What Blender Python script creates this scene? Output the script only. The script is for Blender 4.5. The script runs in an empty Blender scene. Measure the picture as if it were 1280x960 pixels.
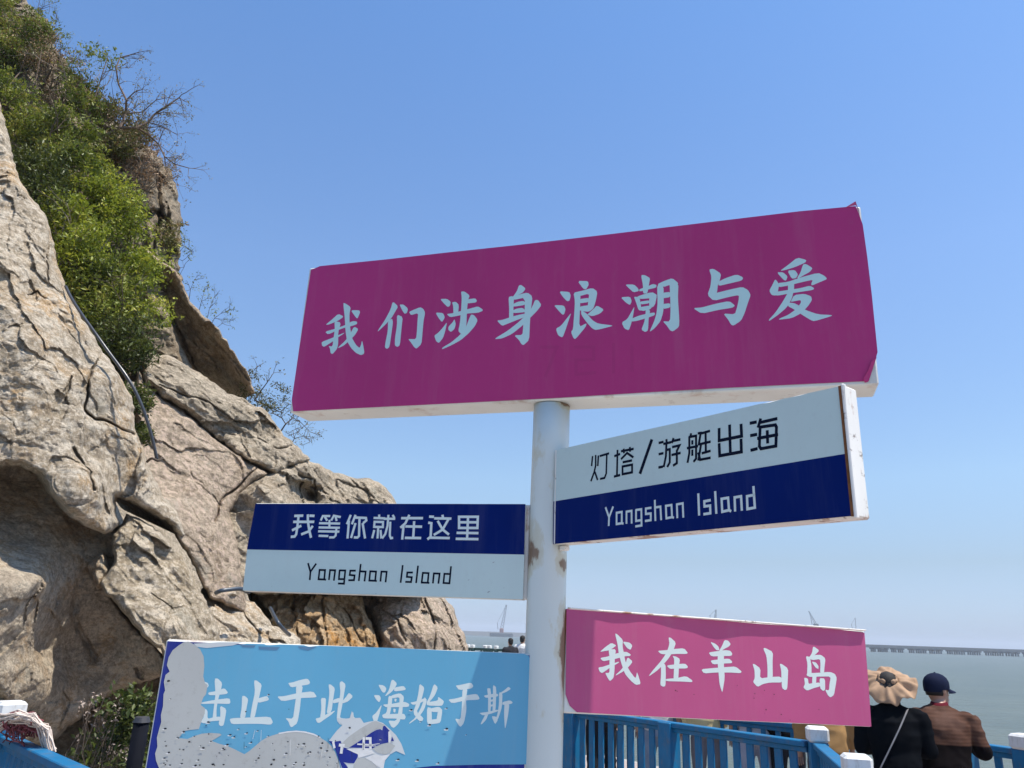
import bpy, math, random
import numpy as np
from mathutils import Vector, Matrix
from mathutils.geometry import tessellate_polygon

SC = bpy.context.scene
R = math.radians
# ------------------------------------------------------------------ camera
CZ = 1.75                                   # eye height above the paved platform
FPX, PITCH, ROLL = 963.2, R(17.833), R(1.903)   # focal length for a 1280 px wide picture
cam_d = bpy.data.cameras.new('camera'); cam = bpy.data.objects.new('camera', cam_d)
SC.collection.objects.link(cam); SC.camera = cam
cam_d.sensor_width = 36.0; cam_d.lens = 36.0 * FPX / 1280.0
cam_d.clip_start = 0.05; cam_d.clip_end = 60000
_F = np.array([0, math.cos(PITCH), math.sin(PITCH)]); _U0 = np.array([0, -math.sin(PITCH), math.cos(PITCH)]); _X0 = np.array([1., 0, 0])
_R = _X0 * math.cos(ROLL) + _U0 * math.sin(ROLL); _U = -_X0 * math.sin(ROLL) + _U0 * math.cos(ROLL)
cam.matrix_world = Matrix(((_R[0], _U[0], -_F[0], 0), (_R[1], _U[1], -_F[1], 0), (_R[2], _U[2], -_F[2], CZ), (0, 0, 0, 1)))
# ------------------------------------------------------------------ world, sun
SUN_AZ, SUN_EL = R(-15.0), R(67.0)          # azimuth counted from +X towards +Y
world = bpy.data.worlds.new('World'); SC.world = world; world.use_nodes = True
wn, wl = world.node_tree.nodes, world.node_tree.links
sky = wn.new('ShaderNodeTexSky'); sky.sky_type = 'NISHITA'; sky.sun_disc = False
sky.sun_elevation = SUN_EL; sky.sun_rotation = R(90) - SUN_AZ
sky.altitude = 0; sky.air_density = 1.0; sky.dust_density = 0.6; sky.ozone_density = 1.6
bg = wn['Background']; bg.inputs['Strength'].default_value = 0.105
tc = wn.new('ShaderNodeTexCoord'); sep = wn.new('ShaderNodeSeparateXYZ'); wl.new(tc.outputs['Generated'], sep.inputs[0])
cr = wn.new('ShaderNodeValToRGB'); wl.new(sep.outputs['Z'], cr.inputs[0]); el = cr.color_ramp.elements   # clear maritime air: bluer overhead, pale at the horizon
TINT = [(.0, (.60, .78, 1.33)), (.09, (.76, .80, .94)), (.185, (1.055, 1.117, 1.168)), (.43, (1.17, 1.32, 1.48)), (.68, (1.0, 1.33, 1.62)), (1., (1.0, 1.33, 1.62))]
while len(el) < len(TINT): el.new(.5)
for e_, (p_, c_) in zip(el, TINT): e_.position = p_; e_.color = (*c_, 1)
mx = wn.new('ShaderNodeMix'); mx.data_type = 'RGBA'; mx.blend_type = 'MULTIPLY'; mx.inputs[0].default_value = 1; wl.new(sky.outputs[0], mx.inputs[6]); wl.new(cr.outputs[0], mx.inputs[7])
wl.new(mx.outputs[2], bg.inputs['Color'])
sun_d = bpy.data.lights.new('sun', 'SUN'); sun_d.energy = 5.0; sun_d.angle = R(0.53); sun_d.color = (1.0, 0.93, 0.82)
sun = bpy.data.objects.new('sun', sun_d); SC.collection.objects.link(sun)
SDIR = Vector((math.cos(SUN_EL) * math.cos(SUN_AZ), math.cos(SUN_EL) * math.sin(SUN_AZ), math.sin(SUN_EL)))
sun.rotation_euler = SDIR.to_track_quat('Z', 'Y').to_euler(); sun.location = (20, -5, 40)
SC.view_settings.view_transform = 'Standard'; SC.view_settings.look = 'None'
SC.view_settings.exposure = 0.45; SC.view_settings.gamma = 1.0
SC.cycles.volume_bounces = 0; SC.cycles.max_bounces = 6; SC.cycles.transparent_max_bounces = 8
# ------------------------------------------------------------------ helpers
def rays(px, py):
    px = np.asarray(px, float); py = np.asarray(py, float)
    return _F + _R * ((px - 640) / FPX)[..., None] + _U * ((480 - py) / FPX)[..., None]
def at_y(px, py, Y):                        # point seen at a pixel, Y metres in front of the camera
    d = rays(px, py); d = d * (np.asarray(Y, float) / d[..., 1])[..., None]; return d + np.array([0, 0, CZ])
def at_z(px, py, z):                        # point seen at a pixel, at height z
    d = rays(px, py); d = d * ((z - CZ) / d[..., 2])[..., None]; return d + np.array([0, 0, CZ])

ORG = {}
def link(o, parent=None):
    SC.collection.objects.link(o)
    if parent is not None: o.parent = parent
    return o
def meta(o, label=None, cat=None, group=None, kind=None):
    if label: o['label'] = label
    if cat: o['category'] = cat
    if group: o['group'] = group
    if kind: o['kind'] = kind
    return o
def thing(name, loc, label, cat, group=None, kind=None):
    o = bpy.data.objects.new(name, None); o.empty_display_size = 0.2; link(o)
    o.location = loc; ORG[o.name] = np.array(loc, float)
    return meta(o, label, cat, group, kind)
def mesh(name, V, Fc, mat, parent=None, smooth=False, loc=None, mats=None, fmat=None):
    V = np.asarray(V, float)
    org = ORG[parent.name] if parent is not None else (np.array(loc, float) if loc is not None else np.zeros(3))
    me = bpy.data.meshes.new(name); me.from_pydata((V - org).tolist(), [], [list(map(int, f)) for f in Fc])
    for m in (mats or [mat]): me.materials.append(m)
    if fmat is not None: me.polygons.foreach_set('material_index', list(fmat))
    if smooth: me.polygons.foreach_set('use_smooth', [True] * len(me.polygons))
    me.update()
    o = bpy.data.objects.new(name, me); link(o, parent)
    ORG[o.name] = org
    if parent is None: o.location = org
    return o
class MB:                                   # collects boxes and tubes, builds ONE mesh
    def __init__(s): s.v = []; s.f = []
    def add(s, V, Fc):
        n = len(s.v); s.v += [tuple(map(float, p)) for p in V]; s.f += [[i + n for i in f] for f in Fc]; return s
    def box(s, c, size, ax=None, bev=0.0):
        c = np.array(c, float); hx, hy, hz = np.array(size) / 2.0
        A = np.eye(3) if ax is None else np.array(ax, float)
        if bev <= 0:
            P = [c + A[0]*sx*hx + A[1]*sy*hy + A[2]*sz*hz for sz in (-1, 1) for sx, sy in ((-1,-1),(1,-1),(1,1),(-1,1))]
            return s.add(P, [(3,2,1,0),(4,5,6,7),(0,1,5,4),(1,2,6,5),(2,3,7,6),(3,0,4,7)])
        b = min(bev, hx*.9, hy*.9, hz*.9); P = []
        for sz, inset in ((-1, 1), (-1, 0), (1, 0), (1, 1)):
            zz = hz if inset else hz - b
            ins = b if inset else 0
            for sx, sy in ((-1,-1),(1,-1),(1,1),(-1,1)):
                for k in (0, 1):
                    first = (sx*sy > 0) == (k == 0)
                    dx, dy = (0, b) if first else (b, 0)
                    P.append(c + A[0]*sx*(hx-ins-dx*(1 if not inset else .5)) + A[1]*sy*(hy-ins-dy*(1 if not inset else .5)) + A[2]*sz*zz)
        F_ = [tuple(range(7, -1, -1)), tuple(range(24, 32))]
        for L in range(3):
            for k in range(8): F_.append((L*8+k, L*8+(k+1)%8, L*8+8+(k+1)%8, L*8+8+k))
        return s.add(P, F_)
    def tube(s, pts, rad, n=8, cap=True):
        pts = [np.array(p, float) for p in pts]; m = len(pts)
        rad = [rad]*m if np.isscalar(rad) else list(rad); P = []; ref = np.array([0.13, 0.21, 0.97])
        for i, p in enumerate(pts):
            t = pts[min(i+1, m-1)] - pts[max(i-1, 0)]; t = t / (np.linalg.norm(t) + 1e-12)
            if i == 0:
                a = np.cross(t, ref)
                if np.linalg.norm(a) < .1: a = np.cross(t, np.array([1., 0, 0]))
            else: a = a - t * (a @ t)
            a = a / (np.linalg.norm(a) + 1e-12); b = np.cross(t, a)
            for k in range(n):
                q = 2*math.pi*k/n; P.append(p + (a*math.cos(q) + b*math.sin(q)) * rad[i])
        F_ = [(i*n+k, i*n+(k+1)%n, i*n+n+(k+1)%n, i*n+n+k) for i in range(m-1) for k in range(n)]
        if cap: F_ += [tuple(range(n-1, -1, -1)), tuple(range((m-1)*n, m*n))]
        return s.add(P, F_)
    def build(s, name, mat, parent=None, smooth=False, loc=None): return mesh(name, s.v, s.f, mat, parent, smooth, loc)
# --- numpy gradient noise
def _h(ix, iy, iz, s):
    n = (ix*374761393 + iy*668265263 + iz*2147483647 + s*1274126177) & 0xffffffff
    n = ((n ^ (n >> 13)) * 1274126177) & 0xffffffff; n = ((n ^ (n >> 16)) * 2246822519) & 0xffffffff
    return ((n ^ (n >> 15)) & 0xffffff) / float(0xffffff)
def vnoise(P, s=0):
    P = np.asarray(P, float); I = np.floor(P).astype(np.int64); f = P - I; u = f*f*f*(f*(f*6-15)+10)
    out = 0
    for dx in (0, 1):
        wx = u[..., 0] if dx else 1-u[..., 0]
        for dy in (0, 1):
            wy = u[..., 1] if dy else 1-u[..., 1]
            for dz in (0, 1):
                wz = u[..., 2] if dz else 1-u[..., 2]
                out = out + wx*wy*wz*_h(I[..., 0]+dx, I[..., 1]+dy, I[..., 2]+dz, s)
    return out*2-1
def fbm(P, o=4, s=0, g=.5):
    a, t, n = 1., 0, 0
    for k in range(o): t = t + a*vnoise(P*(2.03**k) + 17.3*k, s+k); n += a; a *= g
    return t/n
def ridge(P, o=3, s=0):
    a, t, n = 1., 0, 0
    for k in range(o): t = t + a*(1-np.abs(vnoise(P*(2.1**k) + 9.1*k, s+k))*2.2); n += a; a *= .5
    return t/n
def cell(P, s=0):                            # distance to nearest / second nearest feature point, cell id
    P = np.asarray(P, float); I = np.floor(P).astype(np.int64)
    d1 = np.full(P.shape[:-1], 9.); d2 = d1.copy(); cid = np.zeros(P.shape[:-1])
    for dx in (-1, 0, 1):
        for dy in (-1, 0, 1):
            for dz in (-1, 0, 1):
                J = I + np.array([dx, dy, dz])
                q = np.stack([J[..., k] + _h(J[..., 0], J[..., 1], J[..., 2], s+11*k+1) for k in range(3)], -1)
                d = np.sqrt(((q-P)**2).sum(-1)); c = _h(J[..., 0], J[..., 1], J[..., 2], s+77)
                m = d < d1; d2 = np.where(m, d1, np.minimum(d2, d)); cid = np.where(m, c, cid); d1 = np.where(m, d, d1)
    return d1, d2, cid
# ------------------------------------------------------------------ materials
def newmat(name):
    m = bpy.data.materials.new(name); m.use_nodes = True; nt = m.node_tree; p = nt.nodes['Principled BSDF']
    return m, nt, p
def tex(nt, kind='ShaderNodeTexNoise', scale=5., detail=4., rough=.5, coord='Object', stretch=None, rot=None, **kw):
    tc = nt.nodes.new('ShaderNodeTexCoord'); n = nt.nodes.new(kind); src = tc.outputs[coord]
    if stretch or rot:
        mp = nt.nodes.new('ShaderNodeMapping')
        if stretch: mp.inputs['Scale'].default_value = stretch
        if rot: mp.inputs['Rotation'].default_value = rot
        nt.links.new(src, mp.inputs['Vector']); src = mp.outputs[0]
    nt.links.new(src, n.inputs['Vector'])
    if 'Scale' in n.inputs: n.inputs['Scale'].default_value = scale
    if 'Detail' in n.inputs: n.inputs['Detail'].default_value = detail
    if 'Roughness' in n.inputs: n.inputs['Roughness'].default_value = rough
    for k, v in kw.items(): setattr(n, k, v)
    return n
def ramp(nt, src, stops, interp='LINEAR'):
    r = nt.nodes.new('ShaderNodeValToRGB'); r.color_ramp.interpolation = interp; e = r.color_ramp.elements
    while len(e) < len(stops): e.new(.5)
    for i, (p, c) in enumerate(stops):
        e[i].position = p; e[i].color = (c, c, c, 1) if np.isscalar(c) else (*c, 1)
    nt.links.new(src, r.inputs[0]); return r.outputs[0]
def mix(nt, fac, a, b, mode='MIX'):
    m = nt.nodes.new('ShaderNodeMix'); m.data_type = 'RGBA'; m.blend_type = mode
    for sock, v in ((m.inputs[0], fac), (m.inputs[6], a), (m.inputs[7], b)):
        if hasattr(v, 'is_linked') or isinstance(v, bpy.types.NodeSocket): nt.links.new(v, sock)
        elif np.isscalar(v): sock.default_value = v
        else: sock.default_value = (*v, 1)
    return m.outputs[2]
def bump(nt, p, h, strength=.3, dist=.01, prev=None):
    b = nt.nodes.new('ShaderNodeBump'); b.inputs['Strength'].default_value = strength; b.inputs['Distance'].default_value = dist
    nt.links.new(h, b.inputs['Height'])
    if prev is not None: nt.links.new(prev, b.inputs['Normal'])
    nt.links.new(b.outputs[0], p.inputs['Normal']); return b.outputs[0]
def paint(name, col, rough=.5, var=.12, dirt=None, scale=6., bmp=.05, spec=.5, dirt_amt=.3):
    m, nt, p = newmat(name)
    n = tex(nt, scale=scale, detail=6, rough=.6)
    f = ramp(nt, n.outputs[0], [(.3, 0.), (.7, 1.)])
    c = mix(nt, f, tuple(x*(1-var) for x in col), tuple(min(1, x*(1+var)) for x in col))
    if dirt is not None:
        d = tex(nt, scale=scale*2.3, detail=8, rough=.7, stretch=(1, 1, .35))
        c = mix(nt, ramp(nt, d.outputs[0], [(.5, 0.), (.75, dirt_amt)]), c, dirt)
    nt.links.new(c, p.inputs['Base Color']); p.inputs['Roughness'].default_value = rough
    p.inputs['Specular IOR Level'].default_value = spec
    if bmp: bump(nt, p, tex(nt, scale=scale*14, detail=3).outputs[0], bmp, .002)
    return m

BOARDS = {  # front face corners (top left, top right, bottom right, bottom left), eye at the origin
 'big': [[-0.7562, 2.5612, 1.2439], [1.003, 1.9792, 1.22], [0.9963, 1.9814, 0.6716], [-0.763, 2.5634, 0.6955]],
 'rbw': [[0.1353, 2.2355, 0.5186], [0.6935, 1.5266, 0.5146], [0.6928, 1.5276, 0.2384], [0.1346, 2.2364, 0.2424]],
 'lbw': [[-0.818, 2.4968, 0.3702], [0.0523, 2.2857, 0.3639], [0.0505, 2.2862, 0.0885], [-0.8199, 2.4972, 0.0948]],
 'lblue': [[-0.8922, 2.1583, -0.0477], [0.0802, 2.2659, -0.0562], [0.0777, 2.2656, -0.3392], [-0.8946, 2.158, -0.3307]],
 'pink': [[0.1777, 2.2834, 0.0682], [1.1235, 2.5077, 0.0381], [1.1152, 2.5057, -0.2371], [0.1694, 2.2814, -0.207]],
}
# ------------------------------------------------------------------ lettering: outlines of brush characters, stroke by stroke
def S(t): return [[tuple(map(float, q.split(','))) for q in p.split()] for p in t.strip().split(';') if p.strip()]
BRUSH = [  # (board, x0, y0, scale, outlines)
('big',390,360,8,"135,368 200,315 262,258 318,285 275,318 235,338 170,365;130,437 240,405 330,372 405,330 450,335 452,360 400,380 330,395 250,425 160,465;225,330 290,345 262,440 262,560 250,610 205,662 185,650 180,605 165,580 205,585 215,500 228,420;95,540 200,500 325,445 320,455 250,500 200,540 120,590 100,575;312,150 330,152 388,190 375,260 375,340 385,420 400,500 440,570 475,600 490,570 500,525 510,560 525,655 490,672 440,650 390,600 350,530 335,430 328,300;420,385 465,410 430,470 380,520 320,575 262,602 265,590 330,530 375,470;388,222 470,222 482,240 455,308 435,290"),
('big',390,360,8,"808,133 862,185 830,240 795,300 730,370 655,440 665,415 730,320 785,215;760,330 800,305 810,340 795,450 775,590 750,610 728,595 735,540 758,430;875,165 915,165 960,205 950,250 925,258 900,220;850,265 908,290 895,400 880,570 855,590 828,575 830,500 850,370;970,240 1000,225 1080,192 1110,205 1132,245 1115,330 1105,450 1095,560 1045,608 1020,590 990,545 960,510 1040,512 1048,450 1055,330 1062,250 990,272"),
('big',540,345,8,"82,230 150,228 188,258 180,300 155,310 115,270;35,365 110,370 128,410 115,440 98,460 65,420;152,458 130,560 110,620 68,672 40,650 22,595 60,570 110,515;290,155 325,155 378,195 360,240 350,340 345,480 330,560 290,580 262,550 278,480 290,350 298,220;350,235 430,222 450,245 440,265 350,275;200,262 240,258 270,290 258,400 215,400 212,300;145,380 210,372 290,350 400,320 460,303 508,335 505,350 460,368 350,375 250,400 180,412;225,430 238,480 225,530 190,560 162,540 165,505 205,465;390,385 420,390 458,440 430,500 370,570 290,640 200,690 98,735 105,715 190,665 280,590 340,510 370,430"),
('big',540,345,8,"868,95 890,88 938,125 910,165 860,190 800,215 815,200 850,150;765,210 800,200 820,215 815,300 812,440 770,450 772,330;800,215 870,185 955,165 1005,205 990,330 978,480 972,640 915,692 893,680 870,640 820,592 905,590 912,500 925,400 930,215 815,240;805,285 850,260 910,248 932,262 930,290 810,308;805,345 850,325 905,318 930,340 930,362 812,372;648,445 700,440 760,420 840,395 930,375 930,410 850,440 750,480 700,500;1030,240 1060,240 1095,290 1050,350 985,415 900,500 800,580 700,625 630,632 640,618 760,545 880,450 985,340 1010,290"),
('big',680,330,7.111,"135,242 225,248 238,280 228,325 205,332 165,290;88,365 175,368 192,400 180,445 165,452 120,405;243,432 220,500 190,590 165,655 125,635 105,575 150,550 205,480;298,150 390,152 398,185 375,225 350,222;262,255 330,240 430,212 475,245 462,320 440,395 400,420 385,400 395,320 402,262 300,290;262,255 325,265 320,400 312,560 380,525 370,560 280,668 262,660 240,605 258,580 268,450 275,330;315,312 400,300 400,338 315,350;315,378 400,365 440,395 400,425 345,420 315,410;470,368 533,405 500,440 430,465 385,450 400,435 440,400;330,410 380,440 430,500 480,530 605,545 608,552 465,588 430,575 380,520 330,450"),
('big',680,330,7.111,"722,182 800,182 835,215 845,240 795,252 755,215;680,295 765,290 780,330 765,365 730,345;805,375 790,470 775,530 755,590 715,575 690,520 740,490 780,420;862,98 895,98 943,125 935,170 920,262 880,262 880,190;845,225 920,200 965,178 1000,185 998,210 930,225 850,245;798,290 850,295 868,415 840,410 818,340;820,290 960,248 1005,275 995,300 850,312;945,260 1005,275 985,370 935,400 935,310;850,335 940,322 935,350 860,360;850,385 940,368 955,400 870,420;770,490 840,460 920,440 985,430 985,455 930,475 830,505 780,512;905,400 945,410 930,480 925,590 900,605 865,585 890,520 900,470;1005,180 1062,190 1065,330 1060,430 1035,510 985,570 945,600 940,595 975,520 1000,440 1010,340;1005,180 1070,150 1140,125 1195,170 1180,195 1120,185 1062,205;1115,150 1195,170 1190,300 1203,500 1200,560 1145,600 1120,590 1090,545 1055,508 1120,512 1125,400 1120,250;1058,255 1122,248 1122,295 1058,305;1058,355 1122,348 1122,388 1058,400"),
('big',860,300,6.4,"168,235 205,230 265,270 255,320 240,350 232,420 220,440 210,485 155,440 180,370 188,290;240,335 300,305 390,275 443,300 430,325 330,348 245,368;155,440 232,422 340,395 435,375 480,400 502,440 480,500 455,580 425,645 365,685 345,678 320,635 282,588 375,595 392,540 405,480 408,440 330,455 205,487;40,545 110,540 220,510 330,488 378,525 355,542 240,560 110,590"),
('big',860,300,6.4,"735,248 800,200 875,140 948,160 940,180 860,215 780,240;710,258 760,258 797,290 785,325 765,320;795,245 855,240 880,275 865,305 830,310;920,195 945,192 998,225 975,255 920,285 880,310 875,300 900,260;698,312 720,340 728,360 720,410 705,445 668,440 650,405 672,365;715,345 800,335 900,300 1040,262 1090,285 1115,312 1060,335 990,365 985,350 1000,318 920,335 800,365 725,378;700,415 800,400 900,385 975,365 1010,385 1000,400 900,415 800,430 720,445 690,440;800,340 850,340 848,400 830,470 790,540 720,600 650,648 645,640 700,580 760,490 800,420;850,440 930,430 985,450 992,480 960,530 900,590 830,625 730,638 728,630 800,600 870,550 905,500 900,480 850,490 820,495;805,500 850,505 880,520 940,560 1040,595 1150,600 1152,608 1010,650 980,640 900,590 840,550 800,530"),
('pink',740,780,8,"80,278 140,225 195,188 245,215 210,240 180,262 100,275;80,340 160,325 240,295 340,275 390,305 380,320 330,322 250,345 170,362 110,372;165,255 240,250 228,340 225,470 215,540 180,572 160,545 130,488 175,490 175,400 175,330;62,435 110,428 190,400 275,375 262,392 190,430 140,465 100,492 75,475;230,95 250,100 310,160 305,220 320,300 335,380 370,460 430,540 440,530 450,480 465,520 488,600 440,610 390,570 330,500 295,400 268,300 255,200;355,330 408,375 370,425 320,470 235,518 240,505 290,460 335,400;305,175 375,185 405,215 385,260 350,240"),
('pink',740,780,8,"655,268 740,262 820,250 920,242 960,290 940,300 850,298 760,305 690,300;765,135 785,135 840,185 815,260 770,340 700,420 640,475 570,522 572,512 620,450 690,370 745,290 775,200;690,395 735,400 738,500 735,620 710,628 682,610 690,520;745,415 820,405 930,395 960,425 950,445 840,445 780,450;805,320 840,325 880,350 870,420 862,560 815,560 820,440 822,350;735,550 850,540 940,520 1005,565 1000,582 900,575 740,572"),
('pink',900,780,8,"-97,178 -50,195 -15,225 -5,262 -35,262 -60,235;45,160 80,165 108,200 90,225 40,250 0,280 -10,270 20,220;-115,285 -50,275 50,260 105,268 125,300 110,320 30,320 -85,325;-97,365 -20,355 90,345 122,375 118,392 30,395 -70,405;-190,452 -60,440 70,430 155,425 218,475 205,492 100,485 -50,485 -160,495;-20,290 40,300 38,400 48,540 25,680 18,675 -5,600 -15,480 -25,380"),
('pink',900,780,8,"432,245 450,238 530,280 525,380 528,550 475,560 475,430 465,320;325,400 345,400 405,445 400,545 500,530 610,525 625,585 500,585 430,600 375,630 330,580 348,540 345,460;597,400 615,398 682,445 678,550 672,650 650,662 620,640 615,560 612,460"),
('pink',900,780,8,"930,228 945,228 993,265 960,300 920,330 895,330 920,290;858,320 900,330 915,420 915,520 870,515 875,400;880,330 950,310 1010,308 1055,345 1045,430 1040,490 1000,490 1005,400 1000,350 920,362;920,375 960,385 985,420 985,450 960,440 930,400;870,490 950,490 1100,478 1150,500 1168,540 1155,620 1140,710 1105,735 1080,715 1050,655 1090,665 1095,600 1108,525 1000,525 900,530 865,515;840,535 880,545 885,600 930,590 1000,585 1000,625 940,640 870,668 832,635 850,600;925,510 965,515 960,600 920,600;995,540 1050,545 1052,660 1030,670 1000,640"),
('lblue',230,830,8,"305,145 340,145 382,190 370,260 345,340 325,440 325,550 285,550 300,420 315,300;240,285 330,270 405,240 440,285 425,300 330,310 250,312;170,385 300,360 455,340 465,385 450,400 320,395 175,400;190,440 235,460 235,550 300,530 365,525 365,565 270,572 200,595 165,580 200,530;360,415 425,450 410,550 395,615 365,622 345,600 365,520;200,175 240,190 248,220 215,255 190,240 185,195"),
('lblue',230,830,8,"700,165 725,163 778,205 765,270 740,380 705,545 660,545 680,420 710,280;735,345 830,318 850,350 840,365 740,390;580,320 605,318 643,350 625,440 610,545 558,545 578,430;455,550 500,540 660,535 860,525 890,580 870,608 760,598 600,598 475,602"),
('lblue',230,830,8,"1040,190 1080,185 1160,160 1235,145 1262,180 1250,205 1150,220 1070,235;930,325 1000,322 1140,290 1290,272 1328,325 1310,335 1160,340 980,375;1120,215 1190,215 1170,330 1160,440 1135,590 1075,635 1060,620 1045,575 1012,540 1090,548 1105,440 1122,320"),
('lblue',370,830,8,"248,340 300,340 295,420 290,540 240,545 255,440;325,205 345,203 390,240 375,330 355,480 305,500 325,380 335,280;195,545 240,535 300,505 400,460 350,510 290,550 235,590 210,585;370,360 435,335 435,380 370,395;435,185 460,170 498,205 480,300 465,400 445,500 440,540 540,550 570,470 580,540 650,545 680,600 560,620 440,610 405,560 420,420 445,290;530,285 572,325 520,375 465,395 465,370 500,330"),
('lblue',370,830,8,"820,205 880,215 905,245 890,285 865,285;775,310 835,312 850,345 832,385 805,360;860,400 840,480 810,580 780,580 760,520 800,490;955,160 975,158 1010,195 990,240 950,285 900,320 890,320 930,260;985,235 1075,218 1100,250 1085,262 980,275;925,320 965,320 955,420 940,500 910,540 870,540 860,510 905,490 918,400;950,315 1040,290 1080,325 1070,400 1062,500 1030,590 980,640 955,630 920,565 1000,570 1020,500 1035,400 1035,330 960,345;865,405 950,400 1080,375 1135,400 1125,430 1030,430 900,435;860,510 950,500 1080,495 1098,530 1085,558 1000,545 900,545 870,540;985,345 1008,350 1000,378 985,373;972,445 998,450 993,485 975,482"),
('lblue',500,830,8,"195,195 245,235 225,320 195,420 165,480 235,540 225,570 190,570 130,490 160,400 185,290;100,385 160,375 250,340 262,360 190,395 130,410;245,330 270,360 245,450 190,530 95,598 90,590 150,540 205,450 235,370;340,195 380,235 350,310 320,350 290,380 380,365 380,325 440,370 430,405 410,420 270,415 265,385 300,320;270,430 315,440 320,600 270,600;280,450 390,425 425,460 410,480 320,480;385,440 425,460 405,590 360,580;290,560 400,545 400,590 285,605"),
('lblue',500,830,8,"555,215 600,210 710,185 735,220 715,245 590,262;480,355 560,345 680,310 770,298 798,345 780,358 660,362 520,395;625,240 675,240 660,360 665,460 640,590 605,630 585,610 548,545 605,555 618,440"),
('lblue',500,830,8,"835,315 950,295 980,300 980,325 860,340;870,240 910,245 908,480 880,490 882,330;930,205 965,235 955,480 925,490 930,330;898,358 940,352 940,372 898,378;898,408 940,402 940,420 898,428;790,490 870,480 975,455 985,470 900,500 830,515;855,500 885,500 860,560 815,605 805,598;915,520 960,525 980,560 950,605;1085,225 1110,250 1060,280 1010,300 1000,290 1040,265;990,280 1025,290 1020,430 985,540 955,590 945,580 975,500 990,400;1025,380 1100,362 1130,385 1110,400 1025,410;1045,395 1095,395 1080,520 1055,640 1048,640 1040,500"),
]
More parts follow.
